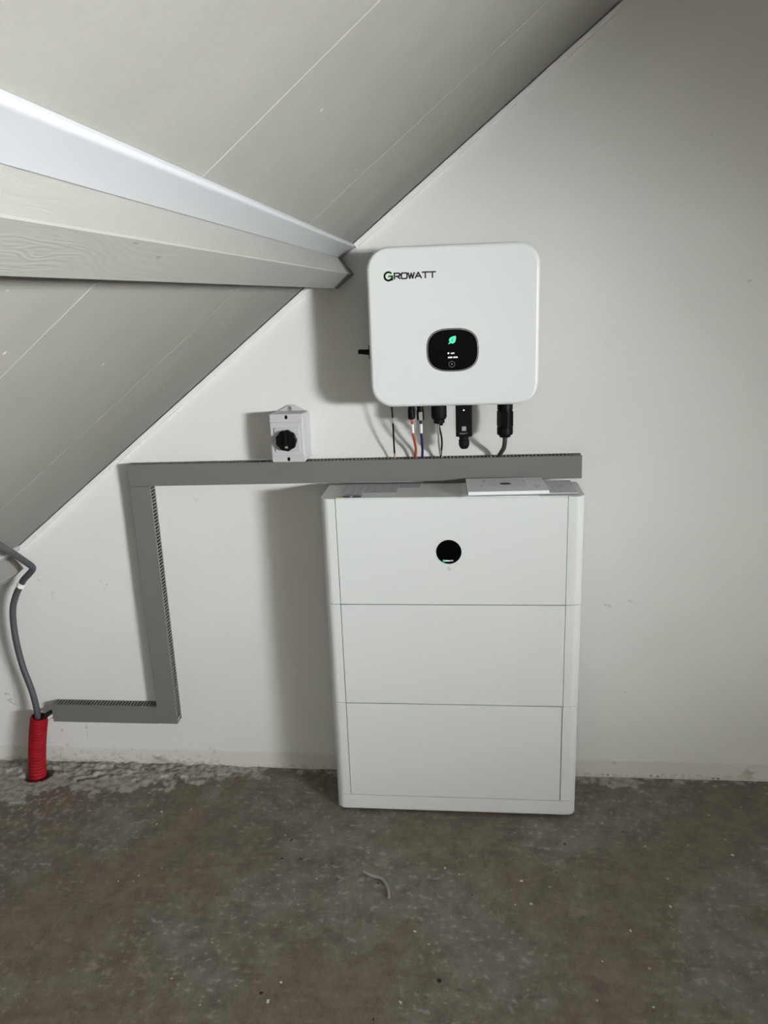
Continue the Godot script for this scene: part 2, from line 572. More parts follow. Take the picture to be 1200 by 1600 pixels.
func make_wall_material() -> void:
	var w := 1536
	var h := 1228
	var a := bytes_of(noise(FastNoiseLite.TYPE_SIMPLEX_SMOOTH, 0.006, 31, 4), w, h)
	var c := bytes_of(noise(FastNoiseLite.TYPE_SIMPLEX, 0.09, 37, 3), w, h)
	var out := PackedByteArray()
	out.resize(w * h * 3)
	var d := 3.0 / w
	for y in h:
		var wy := 2.4 - (y + 0.5) * d
		for x in w:
			var i := y * w + x
			var fa := a[i] / 255.0
			var fc := c[i] / 255.0
			var k := 0.985 + 0.03 * (fa - 0.5) + 0.02 * (fc - 0.5)
			var r := 0.73 * k
			var g := 0.722 * k
			var b := 0.69 * k
			if wy < 0.09:
				# unpainted, dusty strip of filler along the floor, ragged upper edge
				var t := clampf((0.058 + 0.006 * (fa - 0.5) - wy) * 300.0, 0.0, 1.0) * 0.35
				t = maxf(t, clampf((0.016 + 0.026 * (fc - 0.5) + 0.02 * (fa - 0.5) - wy) * 120.0, 0.0, 1.0) * (0.5 + 0.4 * fc))
				r = lerpf(r, 0.50, t)
				g = lerpf(g, 0.475, t)
				b = lerpf(b, 0.42, t)
				if absf(wy - 0.0585 - 0.006 * (fa - 0.5)) < 0.0013:
					r *= 0.9; g *= 0.89; b *= 0.88
			var o := i * 3
			out[o] = int(pow(r, 0.4545) * 255.0)
			out[o + 1] = int(pow(g, 0.4545) * 255.0)
			out[o + 2] = int(pow(b, 0.4545) * 255.0)
	var im := Image.create_from_data(w, h, false, Image.FORMAT_RGB8, out)
	var rng := RandomNumberGenerator.new()
	rng.seed = 19
	for q in WALL_MARKS:
		for k in 4:
			blot(im, (q[0] + 1.8) / d + rng.randf_range(-1, 1) * q[2] / d, (2.4 - q[1]) / d + rng.randf_range(-1, 1) * q[2] / d, q[2] * 0.45 / d, lin(0.20, 0.19, 0.17), q[3] * 0.7, rng)
	# knocked-off plaster: near the floor left of the battery, and a stain far right
	for q in [[-0.985, 0.030, 0.014, 0.34, 0.31, 0.25, 0.8], [-0.972, 0.026, 0.012, 0.20, 0.18, 0.15, 0.7], [-0.955, 0.020, 0.014, 0.34, 0.32, 0.27, 0.7], [-0.978, 0.036, 0.006, 0.75, 0.73, 0.68, 0.9], [0.880, 0.020, 0.022, 0.36, 0.30, 0.23, 0.55], [0.893, 0.030, 0.012, 0.30, 0.24, 0.18, 0.5], [0.868, 0.012, 0.010, 0.62, 0.60, 0.54, 0.7], [0.60, 0.012, 0.004, 0.1, 0.1, 0.08, 0.8], [0.62, 0.010, 0.004, 0.1, 0.1, 0.08, 0.8], [0.47, 0.011, 0.004, 0.1, 0.1, 0.08, 0.8], [0.455, 0.012, 0.003, 0.1, 0.1, 0.08, 0.8], [0.80, 0.008, 0.005, 0.1, 0.1, 0.08, 0.8], [0.785, 0.008, 0.004, 0.1, 0.1, 0.08, 0.8]]:
		blot(im, (q[0] + 1.8) / d, (2.4 - q[1]) / d, q[2] / d, lin(q[3], q[4], q[5]), q[6], rng)
	# dust splashed up from the mortar at the left
	for k in 260:
		var x := rng.randf_range(-1.5, -0.75)
		var yy := absf(rng.randfn(0.0, 0.022))
		blot(im, (x + 1.8) / d, (2.4 - yy) / d, rng.randf_range(1.0, 5.0), lin(0.42, 0.40, 0.36), rng.randf_range(0.1, 0.5), rng)
	# hairline cracks
	for q in [[-1.47, 0.23, -1.44, 0.21, 0.3], [-1.44, 0.31, -1.445, 0.21, 0.22], [-1.21, 0.17, -1.212, 0.09, 0.18]]:
		for k in 60:
			var t := k / 60.0
			blot(im, (lerpf(q[0], q[2], t) + 1.8) / d + rng.randf_range(-0.8, 0.8), (2.4 - lerpf(q[1], q[3], t)) / d, 0.8, lin(0.25, 0.24, 0.21), q[4], rng)
	im.generate_mipmaps()
	var m := mat("wall", Color.WHITE, 0.85, 0.0, 0.3)
	m.albedo_texture = ImageTexture.create_from_image(im)
	m.heightmap_enabled = true
	m.heightmap_scale = 0.05
	m.heightmap_texture = ImageTexture.create_from_image(Image.create_from_data(w, h, false, Image.FORMAT_L8, a))


func make_ceiling_material() -> void:
	var w := 512
	var a := bytes_of(noise(FastNoiseLite.TYPE_SIMPLEX_SMOOTH, 0.012, 51, 4), w, w)
	var c := bytes_of(noise(FastNoiseLite.TYPE_SIMPLEX, 0.12, 53, 3), w, w)
	for v in 3:
		var out := PackedByteArray()
		out.resize(w * w * 3)
		for i in w * w:
			var k := 0.97 + 0.07 * (a[(i + v * 90000) % (w * w)] / 255.0 - 0.5) + 0.05 * (c[i] / 255.0 - 0.5)
			k *= [1.0, 0.985, 1.015][v]
			out[i * 3] = int(pow(0.27 * k, 0.4545) * 255.0)
			out[i * 3 + 1] = int(pow(0.26 * k, 0.4545) * 255.0)
			out[i * 3 + 2] = int(pow(0.234 * k, 0.4545) * 255.0)
		var im := Image.create_from_data(w, w, false, Image.FORMAT_RGB8, out)
		var rng := RandomNumberGenerator.new()
		rng.seed = 5 + v
		for k in 14:
			blot(im, rng.randf() * w, rng.randf() * w, rng.randf_range(0.8, 1.8), lin(0.75, 0.73, 0.68), 0.7, rng)
		im.generate_mipmaps()
		var m := mat("ceiling%d" % v, Color.WHITE, 0.75, 0.0, 0.35)
		m.albedo_texture = ImageTexture.create_from_image(im)


func make_wood_material() -> void:
	# painted softwood: relief of the grain under the paint; u along the beam (6.4 m), v across one face
	var w := 2048
	var h := 128
	var a := bytes_of(noise(FastNoiseLite.TYPE_SIMPLEX, 0.03, 61, 3), w, h)
	var slow := noise(FastNoiseLite.TYPE_SIMPLEX_SMOOTH, 1.0, 67, 2)
	var knots := [[0.80, 0.42, 1.0], [1.58, 0.55, 1.3], [2.4, 0.3, 1.0], [3.3, 0.6, 1.0]]
	var out := PackedByteArray()
	out.resize(w * h)
	var alb := PackedByteArray()
	alb.resize(w * h * 3)
	for y in h:
		for x in w:
			var z := x * 6.4 / w
			var v := (y + 0.5) / h
			var f := v * 9.0 + slow.get_noise_2d(z * 1.4, v * 0.6) * 3.0
			var near := 0.0
			for q in knots:
				var dz: float = (z - q[0]) * 16.0
				var dv: float = (v - q[1]) * 2.2
				var rr := sqrt(dz * dz + dv * dv)
				var k: float = exp(-rr * rr * 0.55) * q[2]
				f += k * rr * 4.0 * (1.0 + 0.6 * slow.get_noise_2d(z * 9.0, v * 4.0)) + k * 1.2
				near = maxf(near, k)
			var g := 0.5 + 0.5 * sin(f * TAU * 0.8)
			var amp := 0.20 + 0.5 * near + 0.18 * clampf(slow.get_noise_2d(z * 2.0 + 40.0, v), 0.0, 1.0)
			out[y * w + x] = int(clampf(0.5 + (g - 0.5) * amp + (a[y * w + x] / 255.0 - 0.5) * 0.22, 0, 1) * 255.0)
			var s := 0.975 + 0.05 * (a[y * w + x] / 255.0 - 0.5) - 0.03 * g * amp
			var o := (y * w + x) * 3
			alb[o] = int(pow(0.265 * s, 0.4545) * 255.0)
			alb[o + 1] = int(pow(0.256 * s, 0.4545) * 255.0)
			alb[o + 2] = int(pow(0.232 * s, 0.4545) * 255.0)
	var im := Image.create_from_data(w, h, false, Image.FORMAT_RGB8, alb)
	var rng := RandomNumberGenerator.new()
	rng.seed = 8
	# two nail nicks in the paint
	for q in [[1.358, 0.32], [1.356, 0.36], [1.439, 0.08]]:
		blot(im, q[0] / 6.4 * w, q[1] * h, 2.2, lin(0.12, 0.11, 0.09), 0.8, rng)
	var m := mat("beam_paint", Color.WHITE, 0.6, 0.0, 0.4)
	m.albedo_texture = ImageTexture.create_from_image(im)
	m.heightmap_enabled = true
	m.heightmap_scale = 0.022
	m.heightmap_texture = ImageTexture.create_from_image(Image.create_from_data(w, h, false, Image.FORMAT_L8, out))


func print_mat(key: String, im: Image) -> void:
	im.generate_mipmaps()
	var m := mat(key, Color.WHITE, 0.6)
	m.albedo_texture = ImageTexture.create_from_image(im)


func make_prints() -> void:
	var rng := RandomNumberGenerator.new()
	rng.seed = 3
	# table printed on the battery's top
	var ink := lin(0.22, 0.23, 0.25)
	var im := Image.create(256, 160, false, Image.FORMAT_RGB8)
	im.fill(lin(0.50, 0.51, 0.53))
	for r in 7:
		im.fill_rect(Rect2i(0, r * 24, 256, 2), ink)
	for r in 5:
		im.fill_rect(Rect2i(r * 62, 0, 2, 160), ink)
	for r in 7:
		for c in 4:
			for l in 2:
				var n := rng.randi_range(14, 44)
				for k in n:
					if rng.randf() < 0.7:
						im.fill_rect(Rect2i(c * 62 + 8 + k, r * 24 + 6 + l * 8, 1, 4), lin(0.28, 0.29, 0.31))
	print_mat("table_print", im)
	# booklet cover: pale drawing of a device with a dark oval, small print at the sides
	im = Image.create(320, 220, false, Image.FORMAT_RGB8)
	var white := lin(0.80, 0.81, 0.83)
	im.fill(white)
	for y in 220:
		for x in 320:
			var p := Vector2((x - 165) / 78.0, (y - 92) / 62.0)
			var rr := pow(absf(p.x), 5) + pow(absf(p.y), 5)
			if rr < 1.0:
				im.set_pixel(x, y, lin(0.66, 0.67, 0.68) if rr > 0.9 else lin(0.73, 0.74, 0.75))
			var q := Vector2((x - 158) / 24.0, (y - 98) / 18.0)
			if q.length() < 1.0:
				im.set_pixel(x, y, lin(0.02, 0.02, 0.022))
	for q in [[70, 24, 3, 54], [78, 24, 3, 40], [60, 100, 3, 46], [236, 40, 4, 26], [272, 120, 3, 60], [280, 120, 4, 60], [290, 130, 3, 30]]:
		for k in q[3]:
			if rng.randf() < 0.75:
				im.fill_rect(Rect2i(q[0], q[1] + k, q[2], 1), lin(0.35, 0.35, 0.36))
	print_mat("cover_print", im)
	# leaflet with line drawings
	im = Image.create(256, 180, false, Image.FORMAT_RGB8)
	im.fill(lin(0.58, 0.585, 0.60))
	for k in 26:
		var x := rng.randi_range(6, 220)
		var y := rng.randi_range(6, 150)
		var ww := rng.randi_range(10, 50)
		var hh := rng.randi_range(8, 34)
		var cc := lin(0.36, 0.365, 0.38)
		im.fill_rect(Rect2i(x, y, ww, 2), cc)
		im.fill_rect(Rect2i(x, y, 2, hh), cc)
		im.fill_rect(Rect2i(x, y + hh, ww, 2), cc)
	print_mat("leaflet_print", im)


# =====================================================================  the room
func floor_height(x: float, z: float, n: FastNoiseLite) -> float:
	var fx := clampf((x + 1.62) / 0.08, 0, 1) * clampf((-0.56 - x) / 0.25, 0, 1)
	var fz := clampf((0.115 - z) / 0.05, 0, 1)
	var hgt := maxf(0.0, 0.35 + 0.9 * n.get_noise_2d(x * 9.0, z * 22.0) + 0.5 * n.get_noise_2d(x * 38.0 + 7.0, z * 60.0)) * 0.0095 * fx * fz
	# open crevice in the mortar
	var a := Vector2(-1.212, 0.094)
	var b := Vector2(-1.140, 0.072)
	var p := Vector2(x, z)
	var cp := Geometry2D.get_closest_point_to_segment(p, a, b)
	hgt -= 0.026 * clampf(1.3 - p.distance_to(cp) / 0.006, 0.0, 1.0)
	# the hole the conduit comes out of
	var q := Vector2((x + 1.357) / 0.043, (z - 0.074) / 0.034)
	hgt -= 0.07 * clampf((1.12 - q.length()) * 8.0, 0.0, 1.0)
	return hgt


func build_room() -> void:
	org = Vector3.ZERO
	# floor: a slab, with the rough strip at the foot of the gable wall as real relief
	var st := begin()
	var uvf := func(p: Vector3) -> Vector2: return Vector2((p.x + 2.1) / 3.6, p.z / 1.8)
	var flat := func(x0: float, x1: float, z0: float, z1: float) -> void:
		var p := [Vector3(x0, 0, z0), Vector3(x1, 0, z0), Vector3(x1, 0, z1), Vector3(x0, 0, z1)]
		quad(st, p[0], p[1], p[2], p[3], Vector3.UP, uvf.call(p[0]), uvf.call(p[1]), uvf.call(p[2]), uvf.call(p[3]))
	flat.call(-2.4, -1.62, 0.0, ROOM_Z)
	flat.call(-0.52, 4.9, 0.0, ROOM_Z)
	flat.call(-1.62, -0.52, 0.15, ROOM_Z)
	var n := noise(FastNoiseLite.TYPE_SIMPLEX, 1.0, 91, 3)
	var sx := 0.005
	var H := []
	for j in 31:
		var row := PackedFloat32Array()
		for i in 221:
			var x := -1.62 + i * sx
			var z := j * sx
			row.append(0.0 if j == 30 or i == 0 or i == 220 else floor_height(x, z, n))
		H.append(row)
	for j in 30:
		for i in 220:
			var P := []
			var N := []
			for k in [[0, 0], [1, 0], [1, 1], [0, 1]]:
				var ii: int = i + k[0]
				var jj: int = j + k[1]
				P.append(Vector3(-1.62 + ii * sx, H[jj][ii], jj * sx))
				var gx: float = (H[jj][mini(ii + 1, 220)] - H[jj][maxi(ii - 1, 0)]) / (2 * sx)
				var gz: float = (H[mini(jj + 1, 30)][ii] - H[maxi(jj - 1, 0)][ii]) / (2 * sx)
				N.append(Vector3(-gx, 1, -gz).normalized())
			tri(st, P[0], P[1], P[2], N[0], N[1], N[2], uvf.call(P[0]), uvf.call(P[1]), uvf.call(P[2]))
			tri(st, P[0], P[2], P[3], N[0], N[2], N[3], uvf.call(P[0]), uvf.call(P[2]), uvf.call(P[3]))
	quad(st, Vector3(-2.4, -0.2, 0), Vector3(4.9, -0.2, 0), Vector3(4.9, -0.2, ROOM_Z), Vector3(-2.4, -0.2, ROOM_Z), Vector3.DOWN)
	quad(st, Vector3(-2.4, -0.2, ROOM_Z), Vector3(4.9, -0.2, ROOM_Z), Vector3(4.9, 0, ROOM_Z), Vector3(-2.4, 0, ROOM_Z), Vector3.BACK)
	quad(st, Vector3(-2.4, -0.2, 0), Vector3(-2.4, -0.2, ROOM_Z), Vector3(-2.4, 0, ROOM_Z), Vector3(-2.4, 0, 0), Vector3.LEFT)
	quad(st, Vector3(4.9, -0.2, 0), Vector3(4.9, -0.2, ROOM_Z), Vector3(4.9, 0, ROOM_Z), Vector3(4.9, 0, 0), Vector3.RIGHT)
	struct("floor", st, M.floor, "bare brown-grey concrete floor with pale mortar dust along the wall", "floor")
	# gable wall
	st = begin()
	var uvw := func(x: float, y: float) -> Vector2: return Vector2((x + 1.8) / 3.0, (2.4 - y) / 2.4)
	quad(st, Vector3(-2.6, 0, 0), Vector3(5.4, 0, 0), Vector3(5.4, 2.4, 0), Vector3(-2.6, 2.4, 0), Vector3.BACK, uvw.call(-2.6, 0.0), uvw.call(5.4, 0.0), uvw.call(5.4, 2.4), uvw.call(-2.6, 2.4))
	quad(st, Vector3(-2.6, 2.4, 0), Vector3(5.4, 2.4, 0), Vector3(5.4, 3.3, 0), Vector3(-2.6, 3.3, 0), Vector3.BACK, uvw.call(-2.6, 2.2), uvw.call(5.4, 2.2), uvw.call(5.4, 2.3), uvw.call(-2.6, 2.3))
	block(st, Vector3(-2.6, -0.2, -0.2), Vector3(5.4, 3.3, -0.002))
	struct("wall_back", st, M.wall, "off-white painted gable wall with scuffs", "wall")
	# the other walls
	st = begin()
	block(st, Vector3(-2.6, -0.2, ROOM_Z), Vector3(5.6, 3.3, ROOM_Z + 0.2))
	struct("wall_front", st, M.room_plain, "plain gable wall behind the viewer", "wall")
	st = begin()
	block(st, Vector3(-2.2, -0.2, 0.0), Vector3(-2.02, 0.28, ROOM_Z))
	struct("wall_left", st, M.room_plain, "low knee wall under the left slope", "wall")
	st = begin()
	block(st, Vector3(4.7, -0.2, 0.0), Vector3(4.9, 0.62, ROOM_Z))
	struct("wall_right", st, M.room_plain, "low knee wall under the right slope", "wall")
	# left slope: roof boards behind, panels in front, pale strips in the joints
	st = begin()
	var so := SLOPE_AT + SLOPE * -3.1
	cuboid(st, so - INWARD * 0.2 + Vector3(0, 0, -0.2), SLOPE * 4.99, INWARD * 0.18, Vector3(0, 0, ROOM_Z + 0.4))
	var ceil_left := struct("ceiling_left", st, M.room_plain, "sloping ceiling of wide beige-grey panels with pale joints", "ceiling")
	var edges := [0.004, 0.612, 1.240, 1.868, 2.496, 3.124, 3.752, 4.38, 5.008, 5.636, ROOM_Z]
	for k in edges.size() - 1:
		st = begin()
		var z0: float = edges[k] + (0.0 if k == 0 else 0.0022)
		var z1: float = edges[k + 1] - 0.0022
		var base := so - INWARD * 0.02
		var uo := Vector2(k * 0.37, k * 0.21)
		var L := 4.98
		var p := [base + INWARD * 0.02 + Vector3(0, 0, z0), base + INWARD * 0.02 + SLOPE * L + Vector3(0, 0, z0), base + INWARD * 0.02 + SLOPE * L + Vector3(0, 0, z1), base + INWARD * 0.02 + Vector3(0, 0, z1)]
		quad(st, p[0], p[1], p[2], p[3], INWARD, uo, uo + Vector2(L, 0), uo + Vector2(L, 0.62), uo + Vector2(0, 0.62))
		var s1 := INWARD * -0.02
		quad(st, p[0], p[1], p[1] + s1, p[0] + s1, Vector3.FORWARD)
		quad(st, p[3], p[2], p[2] + s1, p[3] + s1, Vector3.BACK)
		part("ceiling_panel", st, M["ceiling%d" % (k % 3)], ceil_left)
	for k in range(1, edges.size() - 1):
		st = begin()
		cuboid(st, so - INWARD * 0.018 + Vector3(0, 0, edges[k] - 0.0022), SLOPE * 4.98, INWARD * 0.0172, Vector3(0, 0, 0.0044))
		part("joint_strip", st, M.joint_white, ceil_left, "pale strip in the joint between two panels")
	# cover lath where the slope meets the gable wall, in two lengths, above and below the beam
	for q in [[-1.690, -0.428, "trim_1"], [-0.3195, 1.87, "trim_2"]]:
		st = begin()
		var len2: float = q[1] - q[0]
		var bx := Basis(Vector3(0, 0, 1), INWARD, Vector3(0, 0, 1).cross(INWARD))
		var start: Vector3 = SLOPE_AT + SLOPE * (q[0] if bx.z.dot(SLOPE) > 0 else q[1]) + INWARD * 0.009
		prism(st, rrect(0.015, 0.0135, 0.0025, 3), Transform3D(bx, start + Vector3(0, 0, 0.0076)), 0.0, len2)
		var tr := struct(q[2], st, M.trim_white, "narrow white lath between sloping ceiling and gable wall, %s the wooden beam" % ("below" if q[2] == "trim_1" else "above"), "trim")
		tr.name = q[2]
	# right slope, opened up for the dormer
	st = begin()
	var rg := Vector3(RIDGE.x, RIDGE.y, 0)
	var outw := IN_R * -0.2
	var s_top := (RIDGE.y - WIN_Y1) / 0.6128
	var s_low := (RIDGE.y - WIN_Y0) / 0.6128
	var s_end := 4.7
	cuboid(st, rg + Vector3(0, 0, -0.2) - DOWN_R * 0.02, DOWN_R * (s_top + 0.02), outw, Vector3(0, 0, ROOM_Z + 0.4))
	cuboid(st, rg + DOWN_R * s_low + Vector3(0, 0, -0.2), DOWN_R * (s_end - s_low), outw, Vector3(0, 0, ROOM_Z + 0.4))
	cuboid(st, rg + DOWN_R * s_top + Vector3(0, 0, -0.2), DOWN_R * (s_low - s_top), outw, Vector3(0, 0, WIN_Z0 + 0.2))
	cuboid(st, rg + DOWN_R * s_top + Vector3(0, 0, WIN_Z1), DOWN_R * (s_low - s_top), outw, Vector3(0, 0, ROOM_Z + 0.2 - WIN_Z1))
	struct("ceiling_right", st, M.room_plain, "second sloping ceiling, opened up for a dormer", "ceiling")
	# unseen dormer: flat ceiling, deep sill and two cheeks, shaped to steer the daylight
	st = begin()
	var x_top := rg.x + s_top * 0.7903
	var x_low := rg.x + s_low * 0.7903
	block(st, Vector3(x_top, WIN_Y1, WIN_Z0 - 0.1), Vector3(WIN_X + 0.1, WIN_Y1 + 0.15, WIN_Z1 + 0.1))
	block(st, Vector3(x_low, WIN_Y0 - 0.12, WIN_Z0 - 0.1), Vector3(WIN_X + 0.1, WIN_Y0, WIN_Z1 + 0.1))
	var cheek := poly([Vector2(x_low, WIN_Y0), Vector2(WIN_X + 0.1, WIN_Y0), Vector2(WIN_X + 0.1, WIN_Y1), Vector2(x_top, WIN_Y1)])
	prism(st, cheek, Transform3D(), WIN_Z0 - 0.1, WIN_Z0)
	prism(st, cheek, Transform3D(), WIN_Z1, WIN_Z1 + 0.1)
	struct("wall_unseen_dormer", st, M.room_plain, "unseen flat ceiling, sill and cheeks of the dormer, shaped to steer the daylight", "wall")
	# dormer window: frame with two mullions, three panes
	var wn := Node3D.new()
	wn.name = "window_1"
	add_child(wn)
	wn.set_meta("kind", "structure")
	wn.set_meta("label", "unseen wide three-light dormer window that lets the daylight in")
	wn.set_meta("category", "window")
	org = Vector3.ZERO
	st = begin()
	var wd := WIN_Z1 - WIN_Z0
	for yy in [WIN_Y0, WIN_Y1 - 0.05]:
		block(st, Vector3(WIN_X, yy, WIN_Z0), Vector3(WIN_X + 0.06, yy + 0.05, WIN_Z1))
	for k in 4:
		var zc: float = WIN_Z0 + (wd - 0.05) * k / 3.0
		block(st, Vector3(WIN_X, WIN_Y0, zc), Vector3(WIN_X + 0.06, WIN_Y1, zc + 0.05))
	part("window_frame", st, M.trim_white, wn)
	for k in 3:
		st = begin()
		block(st, Vector3(WIN_X + 0.028, WIN_Y0 + 0.05, WIN_Z0 + 0.05 + (wd - 0.05) * k / 3.0), Vector3(WIN_X + 0.034, WIN_Y1 - 0.05, WIN_Z0 + (wd - 0.05) * (k + 1) / 3.0))
		part("pane", st, M.pane, wn)


func build_beams() -> void:
	for k in 2:
		var s0: float = [-0.3685, -1.7322][k]
		var at := SLOPE_AT + SLOPE * s0
		var b := thing("roof_beam", ["white-painted wooden purlin running along the sloping ceiling, its end beside the inverter", "white-painted wooden purlin low at the left edge, with the grey cable slung over it"][k], "beam", at)
		var st := begin()
		var w := SLOPE * -0.058
		var d := INWARD * 0.0624
		var z0 := 0.034
		var z1 := ROOM_Z - 0.002
		var c := 0.0016      # eased edges
		var es := SLOPE * c
		var en := INWARD * c
		var A0 := at + Vector3(0, 0, z0)
		var Z := Vector3(0, 0, z1 - z0)
		var u0 := z0 / 6.4
		var u1 := z1 / 6.4
		# face up the slope, lower face, face down the slope, with chamfers between
		quad(st, A0, A0 + Z, A0 + Z + d - en, A0 + d - en, SLOPE, Vector2(u0, 1.35), Vector2(u1, 1.35), Vector2(u1, 2.0), Vector2(u0, 2.0))
		quad(st, A0 + d - es, A0 + d - es + Z, A0 + d + w + es + Z, A0 + d + w + es, INWARD, Vector2(u0, 0.0), Vector2(u1, 0.0), Vector2(u1, 1.0), Vector2(u0, 1.0))
		quad(st, A0 + d - en, A0 + d - en + Z, A0 + d - es + Z, A0 + d - es, (SLOPE + INWARD).normalized(), Vector2(u0, 0), Vector2(u1, 0), Vector2(u1, 0.01), Vector2(u0, 0.01))
		quad(st, A0 + w, A0 + w + Z, A0 + w + d - en + Z, A0 + w + d - en, -SLOPE, Vector2(u0, 0.3), Vector2(u1, 0.3), Vector2(u1, 0.9), Vector2(u0, 0.9))
		quad(st, A0 + w + d - en, A0 + w + d - en + Z, A0 + w + d + es + Z, A0 + w + d + es, (-SLOPE + INWARD).normalized(), Vector2(u0, 0), Vector2(u1, 0), Vector2(u1, 0.01), Vector2(u0, 0.01))
		quad(st, A0, A0 + d, A0 + d + w, A0 + w, Vector3.FORWARD)
		quad(st, A0 + Z, A0 + Z + d, A0 + Z + d + w, A0 + Z + w, Vector3.BACK)
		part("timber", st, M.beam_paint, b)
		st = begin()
		cuboid(st, at + Vector3(0, 0, 0.006), w, d * 0.985, Vector3(0, 0, 0.030))  # separate darker block between the timber and the wall
		part("end_piece", st, M.beam_end, b, "dark end piece against the wall")
		# white cover strip on the ceiling along the beam
		var t := thing("cover_strip", ["glossy white plastic strip along the top of the beam beside the inverter", "short run of white plastic strip above the low beam at the left edge"][k], "trim strip", at + SLOPE * 0.001)
		st = begin()
		var pts := [Vector2(0.001, 0.0005), Vector2(0.001, 0.0095), Vector2(0.0425, 0.0105)]
		for i in 6:
			var a := PI / 2 * (1 - i / 5.0)
			pts.append(Vector2(0.0435 + 0.0055 * cos(a), 0.0050 + 0.0055 * sin(a)))
		pts.append(Vector2(0.049, 0.0005))
		pts.reverse()
		var bx := Basis(SLOPE, INWARD, SLOPE.cross(INWARD))
		if bx.z.z > 0:
			prism(st, poly(pts), Transform3D(bx, at), 0.003, z1)
		else:
			prism(st, poly(pts), Transform3D(bx, at), -z1, -0.003)
		part("strip", st, M.strip_white, t)


# =====================================================================  battery stack
func shell_outline(x_l: float, x_r: float, zb: float, zf: float, r: float, notch: float) -> Array:
	# plan of a unit (x right, y = -z here so that the front is at the bottom), with a shallow recess for the front panel
	var pts := []
	var a := Vector2(-0.345, -zf)
	for i in 7:
		var t := PI + PI / 2 * i / 6.0
		pts.append([Vector2(-0.345 + r + r * cos(t), -zf + r + r * sin(t)), Vector2(cos(t), sin(t))])
	for q in [[x_l, 0.0], [x_l, notch], [x_r, notch], [x_r, 0.0]]:
		pts.append([Vector2(q[0], -zf + q[1]), Vector2(0, -1)])
	for i in 7:
		var t := PI * 1.5 + PI / 2 * i / 6.0
		pts.append([Vector2(0.345 - r + r * cos(t), -zf + r + r * sin(t)), Vector2(cos(t), sin(t))])
	for i in 5:
		var t := PI / 2 * i / 4.0
		pts.append([Vector2(0.337 + 0.008 * cos(t), -zb - 0.008 + 0.008 * sin(t)), Vector2(cos(t), sin(t))])
	for i in 5:
		var t := PI / 2 + PI / 2 * i / 4.0
		pts.append([Vector2(-0.337 + 0.008 * cos(t), -zb - 0.008 + 0.008 * sin(t)), Vector2(cos(t), sin(t))])
	var out := []
	for p in pts:
		out.append([p[0], p[1], p[1]])
	return out


